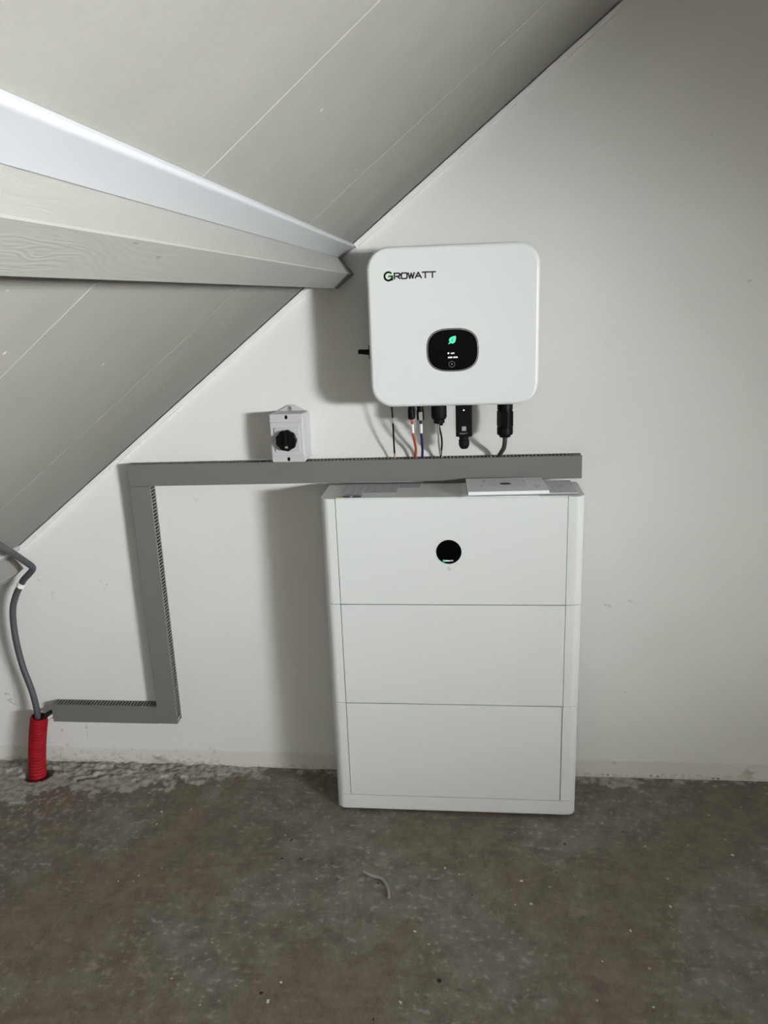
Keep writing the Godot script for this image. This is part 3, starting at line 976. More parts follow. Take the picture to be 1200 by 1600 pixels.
func build_battery() -> void:
	var flat := Basis(Vector3(1, 0, 0), Vector3(0, 0, -1), Vector3(0, 1, 0))   # local y -> -z, local z -> up
	var zf := 0.207
	var zb := 0.045
	var names := ["white battery unit at the top of the stack, with a round black display", "white battery unit in the middle of the stack, plain front panel", "white battery unit at the bottom of the stack, plain front panel"]
	var ys := [[0.6575, 0.9553], [0.3575, 0.6565], [0.0575, 0.3565]]
	var xl := -0.3035
	for k in 3:
		var y0: float = ys[k][0]
		var y1: float = ys[k][1]
		var xr: float = [0.302, 0.302, 0.3015][k]
		var t := thing("battery_module", names[k], "battery", Vector3(0, y0, (zf + zb) / 2), "stacked battery units")
		var st := begin()
		prism(st, shell_outline(xl, xr, zb, zf, 0.024, 0.006), Transform3D(flat, Vector3.ZERO), y0, y1, 0.0016, 0.0018)
		part("housing", st, M.white_plastic, t)
		st = begin()
		var gr: float = [0.0011, 0.0011, 0.0024][k]
		rbox(st, Vector3(xl + 0.0009, y0 + 0.0006, 0.1995), Vector3(xr - gr, y1 - 0.0008, zf), 0.0012)
		part("front_panel", st, M.white_plastic, t)
		if k == 0:
			st = begin()
			var xt := Transform3D(flat, Vector3(0, 0, 0))
			var o := rrect(xr - xl - 0.002, zf - zb - 0.006, 0.002, 3)
			for q in o:
				q[0] += Vector2((xr + xl) / 2, -(zf + zb) / 2)
			prism(st, o, xt, y1 - 0.001, y1 + 0.0012, 0.0, 0.0008)
			part("top_panel", st, M.white_plastic, t)
			# round display
			st = begin()
			prism(st, circle(0.0335, 48), Transform3D(Basis(), Vector3(-0.0055, 0.8075, 0)), zf - 0.001, zf + 0.0012, 0.0, 0.0008)
			var disp := part("round_display", st, M.gloss_black, t, "round black display with small lit lettering")
			lettering(disp, Vector3(-0.0150, 0.7817, zf + 0.0012), 0.0024, 0.0026, 0.0028, 0.0010, 0.0008, M.leaf_light, M.text_light)
			st = begin()
			strokes(st, [[Vector2(0, 0), Vector2(0, 0.75), Vector2(0.5, 0.75), Vector2(1, 0.5), Vector2(1, 0.1), Vector2(0.7, -0.1), Vector2(0.3, -0.1), Vector2(0, 0)], [Vector2(0.1, 0.75), Vector2(0.1, 1.0), Vector2(0.4, 1.05)]], Vector3(-0.0085, 0.7565, zf), 0.007, 0.007, 0.0009, 0.0004)
			part("touch_mark", st, M.mid_grey, t)
			# printing on the top
			for q in [[-0.297, -0.237, 0.050, 0.163], [-0.235, -0.146, 0.050, 0.152], [-0.144, -0.085, 0.050, 0.098]]:
				st = begin()
				var yt := y1 + 0.0016
				quad(st, Vector3(q[0], yt, q[2]), Vector3(q[1], yt, q[2]), Vector3(q[1], yt, q[3]), Vector3(q[0], yt, q[3]), Vector3.UP, Vector2(0, 0), Vector2((q[1] - q[0]) / 0.09, 0), Vector2((q[1] - q[0]) / 0.09, (q[3] - q[2]) / 0.11), Vector2(0, (q[3] - q[2]) / 0.11))
				block(st, Vector3(q[0], y1 + 0.001, q[2]), Vector3(q[1], yt - 0.0001, q[3]))
				part("printed_table", st, M.table_print, t, "grey printed table of small text")
			for q in [[-0.275, 0.190, 0.0115, 0.0075, "black"], [-0.247, 0.190, 0.0125, 0.0085, "black"], [-0.262, 0.172, 0.030, 0.0035, "black"], [-0.2905, 0.190, 0.006, 0.009, "yellow"]]:
				st = begin()
				prism(st, super_ellipse(q[2], q[3], 2.4, 24), Transform3D(flat, Vector3(q[0], 0, q[1])), y1 + 0.001, y1 + 0.0016)
				part("warning_symbol", st, M[q[4]], t)
	# base
	var b := thing("plinth", "low white plinth under the battery stack, just clear of the floor", "plinth", Vector3(0, 0, (zf + zb) / 2))
	var s2 := begin()
	prism(s2, shell_outline(-0.1, 0.1, zb, zf, 0.024, 0.0), Transform3D(flat, Vector3.ZERO), 0.0105, 0.0565, 0.003, 0.0016)
	part("plinth_body", s2, M.white_plastic, b)
	for sx in [-0.29, 0.29]:
		for sz in [0.075, 0.165]:
			var s3 := begin()
			lathe(s3, Vector3(sx, 0, sz), [[0.0, 0.0], [0.02, 0.0], [0.02, 0.012], [0.0, 0.012]])
			part("foot", s3, M.feet, b)


# =====================================================================  inverter
func build_inverter() -> void:
	var c := Vector3(0.0123, 1.3853, 0)
	var t := thing("inverter", "white wall-mounted inverter with rounded corners and a black oval display", "inverter", Vector3(c.x, c.y - 0.196, 0.09))
	var st := begin()
	prism(st, rrect(0.4253, 0.3928, 0.056, 14), Transform3D(Basis(), c), 0.062, 0.173, 0.006, 0.010, 5)
	part("front_cover", st, M.inverter_white, t)
	st = begin()
	prism(st, rrect(0.390, 0.360, 0.04, 8), Transform3D(Basis(), c), 0.016, 0.066, 0.002, 0.0)
	part("rear_housing", st, M.mid_grey, t)
	st = begin()
	rbox(st, Vector3(c.x - 0.12, c.y + 0.02, 0.0), Vector3(c.x + 0.12, c.y + 0.12, 0.018), 0.002)
	part("wall_bracket", st, M.metal, t)
	# display
	var dc := Vector3(0.0108, 1.3295, 0)
	st = begin()
	prism(st, super_ellipse(0.0650, 0.0535, 2.75, 80), Transform3D(Basis(), dc), 0.1715, 0.1743, 0.0, 0.001)
	var disp := part("display_bezel", st, M.black, t)
	st = begin()
	prism(st, super_ellipse(0.0636, 0.0521, 2.75, 80), Transform3D(Basis(), dc), 0.1735, 0.1748, 0.0, 0.0004)
	part("display_ring", st, M.ring, disp)
	st = begin()
	prism(st, super_ellipse(0.0618, 0.0503, 2.75, 80), Transform3D(Basis(), dc), 0.174, 0.1751, 0.0, 0.0004)
	part("display_glass", st, M.gloss_black, disp, "black glossy display glass")
	# lit leaf
	var pts := []
	var tip := Vector2(0.0192, 1.3640)
	var foot := Vector2(0.0045, 1.3470)
	var ax := (tip - foot)
	var sd := Vector2(-ax.y, ax.x)
	var right := []
	var left := []
	for i in 9:
		var s := i / 8.0
		var wd := 0.36 * pow(sin(PI * pow(s, 0.72)), 0.85)
		right.append(foot + ax * s - sd * wd)
		left.append(foot + ax * s + sd * wd)
	for i in range(0, 9):
		pts.append(right[i])
	for i in range(7, 0, -1):
		pts.append(left[i])
	st = begin()
	prism(st, poly(pts), Transform3D(), 0.1750, 0.1755)
	strokes(st, [[Vector2(foot.x - 0.0032, foot.y - 0.0018), Vector2(foot.x + 0.0012, foot.y + 0.001)]], Vector3(0, 0, 0.175), 1.0, 1.0, 0.0022, 0.0005)
	part("leaf_sign", st, M.leaf_light, disp, "lit green leaf sign")
	st = begin()
	strokes(st, [[foot + ax * 0.2, foot + ax * 0.68], [foot + ax * 0.42, foot + ax * 0.5 + sd * 0.13], [foot + ax * 0.32, foot + ax * 0.38 - sd * 0.13]], Vector3(0, 0, 0.1755), 1.0, 1.0, 0.0016, 0.0003)
	part("leaf_vein_sign", st, M.leaf_vein, disp)
	# two short lines of lit text, too small to read
	st = begin()
	prism(st, circle(0.0021, 14), Transform3D(Basis(), Vector3(0.0002, 1.3218, 0)), 0.175, 0.1754)
	for q in [[0.0062, 1.3200, 4, 0.0034], [-0.0010, 1.3098, 5, 0.0040], [0.0122, 1.3098, 5, 0.0040]]:
		for i in q[2]:
			var x: float = q[0] + i * 0.0023
			block(st, Vector3(x, q[1], 0.175), Vector3(x + 0.0017, q[1] + q[3] * (1.0 if i % 2 else 0.75), 0.1754))
	part("screen_text", st, M.text_light, disp, "small lit text")
	st = begin()
	for i in 24:
		var a := TAU * i / 24
		var b := TAU * (i + 1) / 24
		strokes(st, [[Vector2(cos(a), sin(a)), Vector2(cos(b), sin(b))]], Vector3(0.0084, 1.2944, 0.175), 0.0074, 0.0074, 0.0011, 0.0003)
	prism(st, circle(0.0018, 12), Transform3D(Basis(), Vector3(0.0084, 1.2950, 0)), 0.175, 0.1753)
	part("touch_button", st, M.mid_grey, disp)
	# lettering
	lettering(t, Vector3(-0.1300, 1.5058, 0.173), 0.0098, 0.0138, 0.0132, 0.0036, 0.0034, M.logo_green, M.logo_black)
	# rotary isolator lever at the left side
	st = begin()
	rbox(st, Vector3(-0.207, 1.308, 0.095), Vector3(-0.199, 1.346, 0.130), 0.003)
	var hub := part("isolator_hub", st, M.black_matt, t)
	st = begin()
	var lever := [Vector2(-0.2060, 1.3200), Vector2(-0.2060, 1.3330), Vector2(-0.2160, 1.3315), Vector2(-0.2350, 1.3322), Vector2(-0.2350, 1.3240), Vector2(-0.2160, 1.3215)]
	lever.reverse()
	prism(st, poly(lever), Transform3D(), 0.100, 0.120, 0.001, 0.001)
	part("isolator_lever", st, M.black_matt, hub, "black lever of the isolator")


# =====================================================================  cable trunking
func trunk(label: String, from: Vector3, along: Vector3, across: Vector3, length: float, wide: float, depth: float) -> void:
	var t := thing("cable_trunking", label, "cable trunking", from, "grey slotted trunking")
	var a := along.normalized()
	var b := across.normalized()
	var z := Vector3(0, 0, 1)
	var st := begin()
	cuboid(st, from + b * -wide / 2 + z * 0.0003, a * length, b * wide, z * 0.0022)
	part("back_plate", st, M.trunk_grey, t)
	var z_a := 0.006
	var z_b := depth - 0.0075
	for s in [-1.0, 1.0]:
		st = begin()
		var e: Vector3 = from + b * (s * wide / 2 - (0.0016 if s > 0 else 0.0))
		cuboid(st, e + z * 0.0025, a * length, b * 0.0016, z * (z_a - 0.0025))
		cuboid(st, e + z * z_b, a * length, b * 0.0016, z * 0.002)
		var n := int(length / 0.0103)
		for i in n + 1:
			var p0 := i * 0.0103
			var wf := minf(0.0048, length - p0)
			if wf > 0.0:
				cuboid(st, e + a * p0 + z * z_a, a * wf, b * 0.0016, z * (z_b - z_a))
		var o := part("slotted_side", st, M.trunk_grey, t)
		o.set_meta("kind", "stuff")
	st = begin()
	var bx := Basis(a, b, a.cross(b))
	var mid := from + a * length / 2
	if bx.z.z > 0:
		prism(st, rrect(length, wide + 0.0012, 0.0012, 2), Transform3D(bx, mid), depth - 0.0055, depth, 0.0, 0.0012)
	else:
		prism(st, rrect(length, wide + 0.0012, 0.0012, 2), Transform3D(bx, mid), -depth, -(depth - 0.0055), 0.0012, 0.0)
	part("cover", st, M.trunk_grey, t)


func build_trunking() -> void:
	var tilt := Vector3(1.0, 0.0062, 0.0)
	trunk("long horizontal run of grey slotted trunking below the inverter", Vector3(-0.9415, 0.9875, 0), tilt, Vector3(-0.0062, 1, 0), 1.2985, 0.0625, 0.04)
	trunk("vertical run of grey slotted trunking left of the battery stack", Vector3(-0.9095, 0.9552, 0), Vector3(-0.0015, -1, 0), Vector3(1, -0.0015, 0), 0.7785, 0.0615, 0.04)
	trunk("short horizontal run of grey slotted trunking near the floor, beside the red conduit", Vector3(-1.2955, 0.2055, 0), Vector3.RIGHT, Vector3.UP, 0.3535, 0.0585, 0.04)


# =====================================================================  isolator switch
func build_switch() -> void:
	var cx := -0.4490
	var cy := 1.0975
	var t := thing("isolator_switch", "light grey isolator switch box with a black rotary knob on the wall", "switch", Vector3(cx, 1.030, 0.04))
	var st := begin()
	prism(st, poly([Vector2(-0.051, -0.062), Vector2(0.051, -0.062), Vector2(0.051, 0.058), Vector2(0.009, 0.0815), Vector2(-0.009, 0.0815), Vector2(-0.051, 0.058)]), Transform3D(Basis(), Vector3(cx, cy, 0)), 0.0, 0.006, 0.0, 0.0012)
	part("back_plate", st, M.switch_grey, t)
	st = begin()
	lathe(st, Vector3(cx - 0.004, cy + 0.0725, 0.006), [[0.0065, -0.001], [0.0065, 0.0012], [0.0045, 0.0018], [0.004, 0.0006], [0.0, 0.0006]], 18, Vector3(0, 0, 1))
	part("screw", st, M.metal, t)
	st = begin()
	prism(st, rrect(0.099, 0.131, 0.006, 4), Transform3D(Basis(), Vector3(cx, cy, 0)), 0.005, 0.050, 0.0, 0.001)
	part("box", st, M.switch_grey, t)
	st = begin()
	prism(st, rrect(0.094, 0.1345, 0.004, 4), Transform3D(Basis(), Vector3(cx, cy, 0)), 0.0505, 0.0835, 0.001, 0.003)
	var cov := part("cover", st, M.switch_grey, t)
	st = begin()
	prism(st, rrect(0.091, 0.094, 0.002, 3), Transform3D(Basis(), Vector3(cx, cy - 0.002, 0)), 0.083, 0.0865, 0.0, 0.002)
	part("front_plate", st, M.switch_grey, cov)
	st = begin()
	prism(st, rrect(0.070, 0.067, 0.003, 3), Transform3D(Basis(), Vector3(cx + 0.001, cy - 0.003, 0)), 0.086, 0.0895, 0.0, 0.0015)
	part("knob_plate", st, M.switch_grey, cov)
	for s in [-1.0, 1.0]:
		st = begin()
		prism(st, rrect(0.008, 0.011, 0.0038, 5), Transform3D(Basis(), Vector3(cx + 0.001, cy + s * 0.0585, 0)), 0.083, 0.0839)
		part("screw_recess", st, M.black_matt, cov)
	st = begin()
	var o := []
	for i in 96:
		var a := TAU * i / 96
		var r := 0.0285 * (1.0 + 0.035 * cos(9.0 * a))
		var n := Vector2(cos(a), sin(a))
		o.append([n * r, n, n])
	prism(st, o, Transform3D(Basis(), Vector3(cx + 0.0005, cy - 0.004, 0)), 0.0893, 0.104, 0.001, 0.003)
	var knob := part("knob", st, M.black, t, "black rotary knob")
	st = begin()
	rbox(st, Vector3(cx - 0.004, cy - 0.024, 0.103), Vector3(cx + 0.005, cy + 0.021, 0.113), 0.002)
	part("grip", st, M.black, knob)
	st = begin()
	rbox(st, Vector3(cx - 0.0005, cy - 0.0225, 0.1125), Vector3(cx + 0.0075, cy - 0.0175, 0.1133), 0.0003)
	part("position_mark", st, M.mid_grey, knob)


# =====================================================================  cables
func build_cables() -> void:
	var st: SurfaceTool
	var t: Node3D
	var top := 1.1895
	# earth wire
	t = thing("earth_wire", "thin black earth wire, leftmost of those hanging below the inverter", "wire", Vector3(-0.157, 1.03, 0.05))
	st = begin()
	tube(st, smooth([Vector3(-0.1565, top + 0.004, 0.085), Vector3(-0.1560, 1.165, 0.078), Vector3(-0.1555, 1.1460, 0.074)]), 0.0022, 10)
	part("wire", st, M.black_matt, t)
	st = begin()
	tube(st, smooth([Vector3(-0.1555, 1.1470, 0.0745), Vector3(-0.1555, 1.1310, 0.070)]), 0.0020, 10)
	part("ferrule", st, M.cable_light, t, "pale joint in the wire")
	st = begin()
	tube(st, smooth([Vector3(-0.1555, 1.1320, 0.070), Vector3(-0.1572, 1.0761, 0.047), Vector3(-0.1580, 1.040, 0.027)]), 0.0024, 10)
	part("wire", st, M.black_matt, t)
	st = begin()
	tube(st, smooth([Vector3(-0.1580, 1.041, 0.0275), Vector3(-0.1582, 1.0200, 0.021)]), 0.0022, 10)
	part("wire_end", st, M.copper, t)
	# red and blue solar leads
	for k in 2:
		var P: Array = [[Vector3(-0.1032, 1.1465, 0.089), Vector3(-0.1021, 1.1315, 0.085), Vector3(-0.1018, 1.1054, 0.073), Vector3(-0.0985, 1.075, 0.053), Vector3(-0.0972, 1.0500, 0.034), Vector3(-0.1004, 1.0212, 0.020)], [Vector3(-0.0790, 1.1425, 0.089), Vector3(-0.0789, 1.1315, 0.084), Vector3(-0.0789, 1.1049, 0.073), Vector3(-0.0785, 1.075, 0.053), Vector3(-0.0790, 1.0500, 0.034), Vector3(-0.0815, 1.0209, 0.020)]][k]
		t = thing("solar_lead", ["red cable with a black plug and a white tag, below the inverter", "dark blue cable with a grey-faced plug and a white tag, below the inverter"][k], "cable", Vector3(P[5].x, 1.03, 0.05))
		st = begin()
		tube(st, smooth(P, 5), 0.0036, 12)
		part("wire", st, M[["red_wire", "blue_wire"][k]], t)
		st = begin()
		var px: float = P[0].x
		var yb: float = [1.1445, 1.1405][k]
		lathe(st, Vector3(px, yb, 0.089), [[0.0, 0.0], [0.0075, 0.0], [0.0098, 0.004], [0.0098, 0.026], [0.0085, 0.030], [0.0085, top - yb + 0.002], [0.0, top - yb + 0.002]], 18)
		part("plug", st, M.black, t)
		if k == 1:
			st = begin()
			rbox(st, Vector3(px - 0.0045, yb + 0.001, 0.0935), Vector3(px + 0.0060, yb + 0.024, 0.1005), 0.0015)
			part("plug_latch", st, M.cable_light, t, "grey face of the plug")
		st = begin()
		tube(st, smooth([P[1], P[1].lerp(P[2], 0.5), P[2]], 4), 0.0043, 12)
		part("tag", st, M.white_tag, t, "white wrap-around tag")
	# signal gland with two thin wires
	t = thing("signal_lead", "wide black gland with a thin grey and a black wire, below the inverter", "cable", Vector3(-0.029, 1.03, 0.06))
	st = begin()
	lathe(st, Vector3(-0.0288, 1.134, 0.1), [[0.0, 0.0], [0.0130, 0.0], [0.0145, 0.002], [0.0145, 0.010], [0.0185, 0.0125], [0.0205, 0.017], [0.0205, top - 1.134 + 0.002], [0.0, top - 1.134 + 0.002]], 26)
	rbox(st, Vector3(-0.0265, 1.129, 0.108), Vector3(-0.0185, 1.138, 0.113), 0.0015)
	part("gland", st, M.black_matt, t)
	st = begin()
	tube(st, smooth([Vector3(-0.0330, 1.1360, 0.098), Vector3(-0.0318, 1.108, 0.085), Vector3(-0.0318, 1.075, 0.063), Vector3(-0.0300, 1.045, 0.036), Vector3(-0.0262, 1.0200, 0.021)]), 0.0030, 10)
	part("grey_wire", st, M.cable_light, t, "grey wire")
	st = begin()
	tube(st, smooth([Vector3(-0.0312, 1.1360, 0.094), Vector3(-0.0275, 1.112, 0.082), Vector3(-0.0238, 1.085, 0.064), Vector3(-0.0250, 1.055, 0.040), Vector3(-0.0305, 1.0200, 0.024)]), 0.0024, 10)
	part("black_wire", st, M.black_matt, t, "black wire")
	# data logger stick
	t = thing("data_logger", "flat black data stick with a white light, plugged in below the inverter", "data logger", Vector3(0.0370, 1.065, 0.105))
	st = begin()
	rbox(st, Vector3(0.0155, 1.0985, 0.094), Vector3(0.0590, top + 0.001, 0.118), 0.003)
	part("case", st, M.black, t)
	st = begin()
	lathe(st, Vector3(0.0369, 1.0645, 0.105), [[0.0, 0.0], [0.0085, 0.0005], [0.0120, 0.005], [0.0142, 0.011], [0.0142, 0.024], [0.0118, 0.0262], [0.0118, 0.0285], [0.0132, 0.0290], [0.0132, 0.035], [0.0, 0.035]], 22)
	part("end_cap", st, M.black_matt, t)
	st = begin()
	prism(st, circle(0.0021, 14), Transform3D(Basis(), Vector3(0.0370, 1.1695, 0)), 0.118, 0.1186)
	part("status_light", st, M.text_light, t, "small white light")
	st = begin()
	prism(st, rrect(0.0115, 0.0115, 0.001, 2), Transform3D(Basis(), Vector3(0.0371, 1.1207, 0)), 0.1175, 0.1184)
	part("label_square", st, M.cable_light, t, "small plain pale square")
	lettering(t, Vector3(0.0295, 1.1065, 0.118), 0.0016, 0.0020, 0.0026, 0.0009, 0.0006, M.cable_light, M.cable_light)
	# AC plug with its thick cable
	t = thing("mains_lead", "thick grey cable with a large black plug, rightmost below the inverter", "cable", Vector3(0.145, 1.03, 0.08))
	st = begin()
	lathe(st, Vector3(0.1451, 1.0935, 0.1), [[0.0, 0.0], [0.0140, 0.0], [0.0158, 0.005], [0.0200, 0.007], [0.0212, 0.010], [0.0212, 0.026], [0.0192, 0.0275], [0.0192, 0.072], [0.0205, 0.073], [0.0205, top - 1.0935 + 0.002], [0.0, top - 1.0935 + 0.002]], 28)
	part("plug", st, M.black, t)
	st = begin()
	for i in 6:
		var a := TAU * i / 6 + 0.3
		var p := Vector3(0.1451 + 0.0185 * cos(a), 0, 0.1 + 0.0185 * sin(a))
		rbox(st, Vector3(p.x - 0.0035, 1.122, p.z - 0.0035), Vector3(p.x + 0.0035, 1.163, p.z + 0.0035), 0.0015)
	part("plug_rib", st, M.black, t)
	st = begin()
	tube(st, smooth([Vector3(0.1453, 1.0980, 0.098), Vector3(0.1455, 1.0799, 0.090), Vector3(0.1440, 1.0580, 0.066), Vector3(0.1375, 1.0390, 0.040), Vector3(0.1281, 1.0180, 0.021)]), 0.0062, 16)
	part("cable", st, M.cable_grey, t)
	# supply cable slung over the low beam and down into the conduit
	t = thing("supply_cable", "thick grey cable bent over the low beam, dropping into the red conduit", "cable", Vector3(-1.345, 0.2, 0.06))
	st = begin()
	tube(st, smooth([Vector3(-0.962, 1.0288, 0.737), Vector3(-1.0424, 0.9664, 0.582), Vector3(-1.1478, 0.8847, 0.381), Vector3(-1.2274, 0.8230, 0.231), Vector3(-1.2564, 0.7878, 0.159), Vector3(-1.2640, 0.7500, 0.106), Vector3(-1.2560, 0.7190, 0.080), Vector3(-1.2720, 0.6990, 0.073), Vector3(-1.3013, 0.6742, 0.062), Vector3(-1.3145, 0.6560, 0.060), Vector3(-1.3371, 0.6219, 0.060), Vector3(-1.3567, 0.5689, 0.060), Vector3(-1.3630, 0.4828, 0.060), Vector3(-1.3563, 0.3842, 0.060), Vector3(-1.3390, 0.2950, 0.060), Vector3(-1.3325, 0.2155, 0.062), Vector3(-1.3430, 0.150, 0.060)], 8), 0.0098, 16)
	part("cable", st, M.cable_grey, t)
	st = begin()
	tube(st, PackedVector3Array([Vector3(-1.3105, 0.6615, 0.0605), Vector3(-1.3190, 0.6500, 0.0600)]), 0.0118, 16)
	part("cable_tie", st, M.white_tag, t, "white cable tie")
	# branch from the conduit into the low trunking
	t = thing("branch_cable", "dark cable and thin white wire from the red conduit into the low trunking", "cable", Vector3(-1.31, 0.19, 0.04))
	st = begin()
	tube(st, smooth([Vector3(-1.3290, 0.160, 0.0745), Vector3(-1.3190, 0.192, 0.072), Vector3(-1.3080, 0.2070, 0.045), Vector3(-1.2850, 0.2100, 0.022)]), 0.0062, 12)
	part("dark_cable", st, M.black_matt, t)
	st = begin()
	tube(st, smooth([Vector3(-1.3310, 0.165, 0.0820), Vector3(-1.3220, 0.1900, 0.0805), Vector3(-1.3020, 0.1960, 0.045), Vector3(-1.2850, 0.1980, 0.024)]), 0.0026, 10)
	part("white_wire", st, M.white_tag, t, "thin white wire")
	# red corrugated conduit, open at the top
	t = thing("conduit", "red corrugated conduit standing out of the floor at the wall", "conduit", Vector3(-1.357, -0.05, 0.074))
	st = begin()
	var A := Vector3(-1.3620, -0.05, 0.076)
	var path := PackedVector3Array()
	var rad := PackedFloat32Array()
	var steps := 250
	for i in steps + 1:
		var s := float(i) / steps
		path.append(A.bezier_interpolate(Vector3(-1.3580, 0.05, 0.074), Vector3(-1.3430, 0.14, 0.067), Vector3(-1.3275, 0.206, 0.062), s))
		rad.append(0.0258 + 0.0019 * sin(s * 25.0 * TAU))
	hollow(st, path, rad, 0.0225)
	part("corrugated_pipe", st, M.conduit_red, t)


func hollow(st: SurfaceTool, path: PackedVector3Array, radii: PackedFloat32Array, inner: float) -> void:
	var n := path.size()
	var sides := 24
	var up := Vector3(0.0, 0.1, 1.0)
	var rows := []
	for i in n:
		var d := (path[mini(i + 1, n - 1)] - path[maxi(i - 1, 0)]).normalized()
		up = (up - d * up.dot(d)).normalized()
		var sd := d.cross(up)
		var dr := (radii[mini(i + 1, n - 1)] - radii[maxi(i - 1, 0)]) / maxf((path[mini(i + 1, n - 1)] - path[maxi(i - 1, 0)]).length(), 1e-6)
		var row := []
		for k in sides:
			var a := TAU * k / sides
			var v := up * cos(a) + sd * sin(a)
			row.append([path[i] + v * radii[i], (v - d * dr).normalized(), path[i] + v * inner, -v])
		rows.append(row)
	for i in n - 1:
		for k in sides:
			var j := (k + 1) % sides
			var p: Array = rows[i][k]
			var q: Array = rows[i][j]
			var r: Array = rows[i + 1][j]
			var s: Array = rows[i + 1][k]
			tri(st, p[0], q[0], r[0], p[1], q[1], r[1])
			tri(st, p[0], r[0], s[0], p[1], r[1], s[1])
			if i % 6 == 0 and i + 6 < n:
				var r2: Array = rows[i + 6][j]
				var s3: Array = rows[i + 6][k]
				tri(st, p[2], q[2], r2[2], p[3], q[3], r2[3])
				tri(st, p[2], r2[2], s3[2], p[3], r2[3], s3[3])
	var dn := (path[n - 1] - path[n - 2]).normalized()
	for k in sides:
		var j := (k + 1) % sides
		quad(st, rows[n - 1][k][0], rows[n - 1][j][0], rows[n - 1][j][2], rows[n - 1][k][2], dn)


# =====================================================================  papers on the battery
func sheet(t: Node3D, called: String, c: Vector3, size: Vector2, turn: float, y0: float, y1: float, m: Material, top: Material, label := "") -> void:
	var bx := Basis(Vector3.UP, turn) * Basis(Vector3(1, 0, 0), Vector3(0, 0, -1), Vector3(0, 1, 0))
	var st := begin()
	prism(st, rrect(size.x, size.y, 0.001, 2), Transform3D(bx, Vector3(c.x, 0, c.z)), y0, y1 - 0.0002)
	var body := part(called, st, m, t, label)
	st = begin()
	var xf := Transform3D(bx, Vector3(c.x, y1, c.z))
	var h := size / 2
	quad(st, xf * Vector3(-h.x, -h.y, 0), xf * Vector3(h.x, -h.y, 0), xf * Vector3(h.x, h.y, 0), xf * Vector3(-h.x, h.y, 0), Vector3.UP, Vector2(0, 1), Vector2(1, 1), Vector2(1, 0), Vector2(0, 0))
	var und := begin()
	prism(st, rrect(size.x, size.y, 0.001, 2), Transform3D(bx, Vector3(c.x, 0, c.z)), y1 - 0.0002, y1 - 0.00002)
	part("printed_page", st, top, body)


func build_papers() -> void:
	var y := 0.9565 + 0.0002
	var t := thing("folded_sheet", "thin white sheet at the bottom of the paper pile, its corner past the battery's edge", "paper", Vector3(0.12, y, 0.13), "papers on the battery")
	sheet(t, "sheet", Vector3(0.1280, 0, 0.1325), Vector2(0.196, 0.156), 0.015, y, y + 0.0022, M.paper, M.paper)
	t = thing("leaflet", "leaflet with line drawings sticking out at the right of the paper pile", "leaflet", Vector3(0.22, y + 0.0024, 0.12), "papers on the battery")
	sheet(t, "sheet", Vector3(0.2220, 0, 0.1200), Vector2(0.208, 0.140), 0.02, y + 0.0024, y + 0.0042, M.paper, M.leaflet_print)
	t = thing("manual", "white manual with a dark oval on its cover, on top of the paper pile", "booklet", Vector3(0.146, y + 0.0044, 0.125), "papers on the battery")
	sheet(t, "pages", Vector3(0.1470, 0, 0.1260), Vector2(0.2080, 0.152), 0.045, y + 0.0044, y + 0.0135, M.paper, M.cover_print)


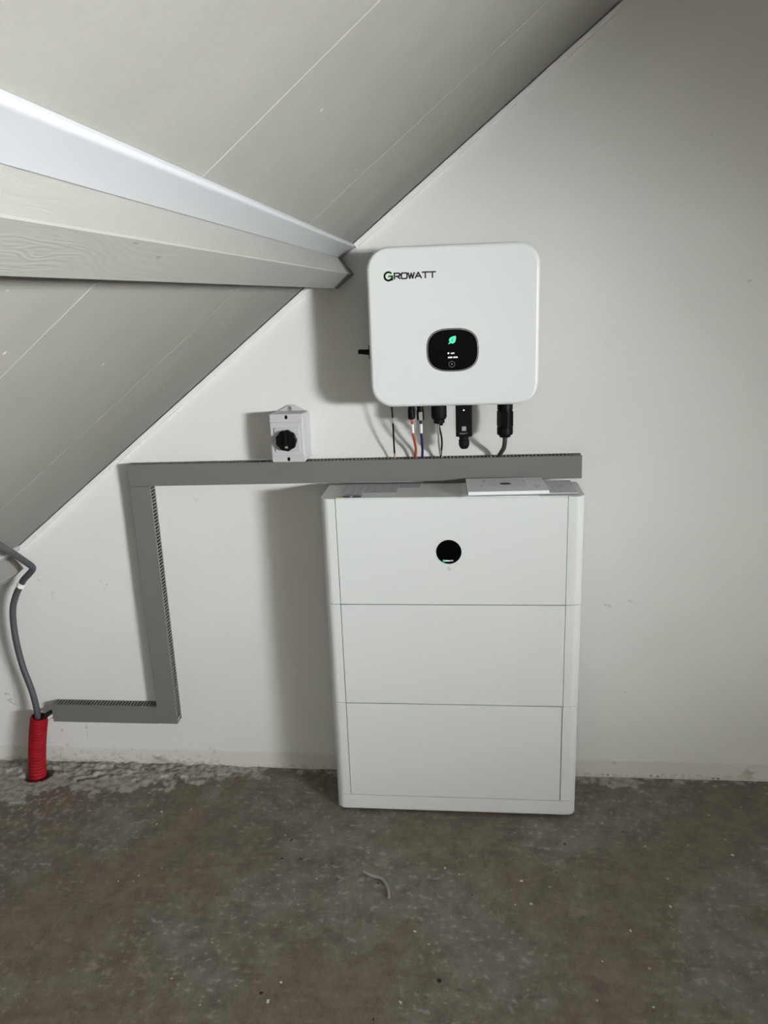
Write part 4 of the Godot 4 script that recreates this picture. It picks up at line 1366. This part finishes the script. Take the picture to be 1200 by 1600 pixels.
# =====================================================================  loose bits on the floor
func build_floor_bits() -> void:
	var rng := RandomNumberGenerator.new()
	rng.seed = 4242
	for q in [[-0.875, 0.240, 0.006], [-0.868, 0.298, 0.005], [-0.478, 0.325, 0.005], [-0.881, 0.530, 0.005], [-0.835, 0.507, 0.005], [-0.394, 0.864, 0.009], [-0.377, 0.813, 0.006], [-0.232, 0.384, 0.005], [-0.022, 0.431, 0.006], [0.176, 0.466, 0.008], [0.194, 0.544, 0.007], [0.417, 0.225, 0.005], [0.516, 0.316, 0.005], [0.826, 0.131, 0.005], [0.738, 0.338, 0.007], [0.531, 0.533, 0.008], [0.420, 0.615, 0.007], [-0.088, 0.650, 0.007], [0.340, 0.709, 0.005], [0.427, 0.821, 0.006], [-0.107, 0.847, 0.009]]:
		chip("plaster_crumb", "small white crumb of plaster lying on the concrete floor", "crumb", q, M.plaster_chip, "plaster crumbs on the floor", rng)
	for q in [[-0.465, 0.419, 0.006], [-0.413, 0.418, 0.006], [-0.324, 0.430, 0.005], [-0.414, 0.844, 0.008], [-0.456, 0.345, 0.007], [-0.025, 0.786, 0.009], [0.302, 0.318, 0.006], [-0.160, 0.891, 0.006], [0.468, 0.258, 0.005], [-0.194, 0.496, 0.006]]:
		chip("dark_scrap", "tiny black scrap lying on the concrete floor", "scrap", q, M.dark_chip, "black scraps on the floor", rng)
	# bent offcut of wire
	var t := thing("wire_offcut", "bent grey offcut of wire on the floor in front of the battery", "wire offcut", Vector3(-0.185, 0.0, 0.5))
	var st := begin()
	tube(st, smooth([Vector3(-0.2360, 0.0042, 0.4600), Vector3(-0.2141, 0.0042, 0.4735), Vector3(-0.1877, 0.0042, 0.4830), Vector3(-0.1721, 0.0043, 0.5030), Vector3(-0.1633, 0.0042, 0.5270), Vector3(-0.1600, 0.0042, 0.5480)]), 0.0040, 10)
	part("wire", st, M.wire_scrap, t)


func chip(called: String, label: String, category: String, q: Array, m: Material, group: String, rng: RandomNumberGenerator) -> void:
	var t := thing(called, label, category, Vector3(q[0], 0, q[1]), group)
	var st := begin()
	var r: float = q[2] * 0.62
	var pts := []
	var k := 6
	var ph := rng.randf() * TAU
	var sq := rng.randf_range(0.5, 0.9)
	for i in k:
		var a := TAU * i / k + rng.randf_range(-0.3, 0.3)
		var v := Vector2(cos(a), sin(a) * sq).rotated(ph) * r * rng.randf_range(0.7, 1.15)
		pts.append(v)
	prism(st, poly(pts), Transform3D(Basis(Vector3(1, 0, 0), Vector3(0, 0, -1), Vector3(0, 1, 0)), Vector3(q[0], 0, q[1])), 0.0, r * 0.55, 0.0, r * 0.22, 1)
	part("piece", st, m, t)
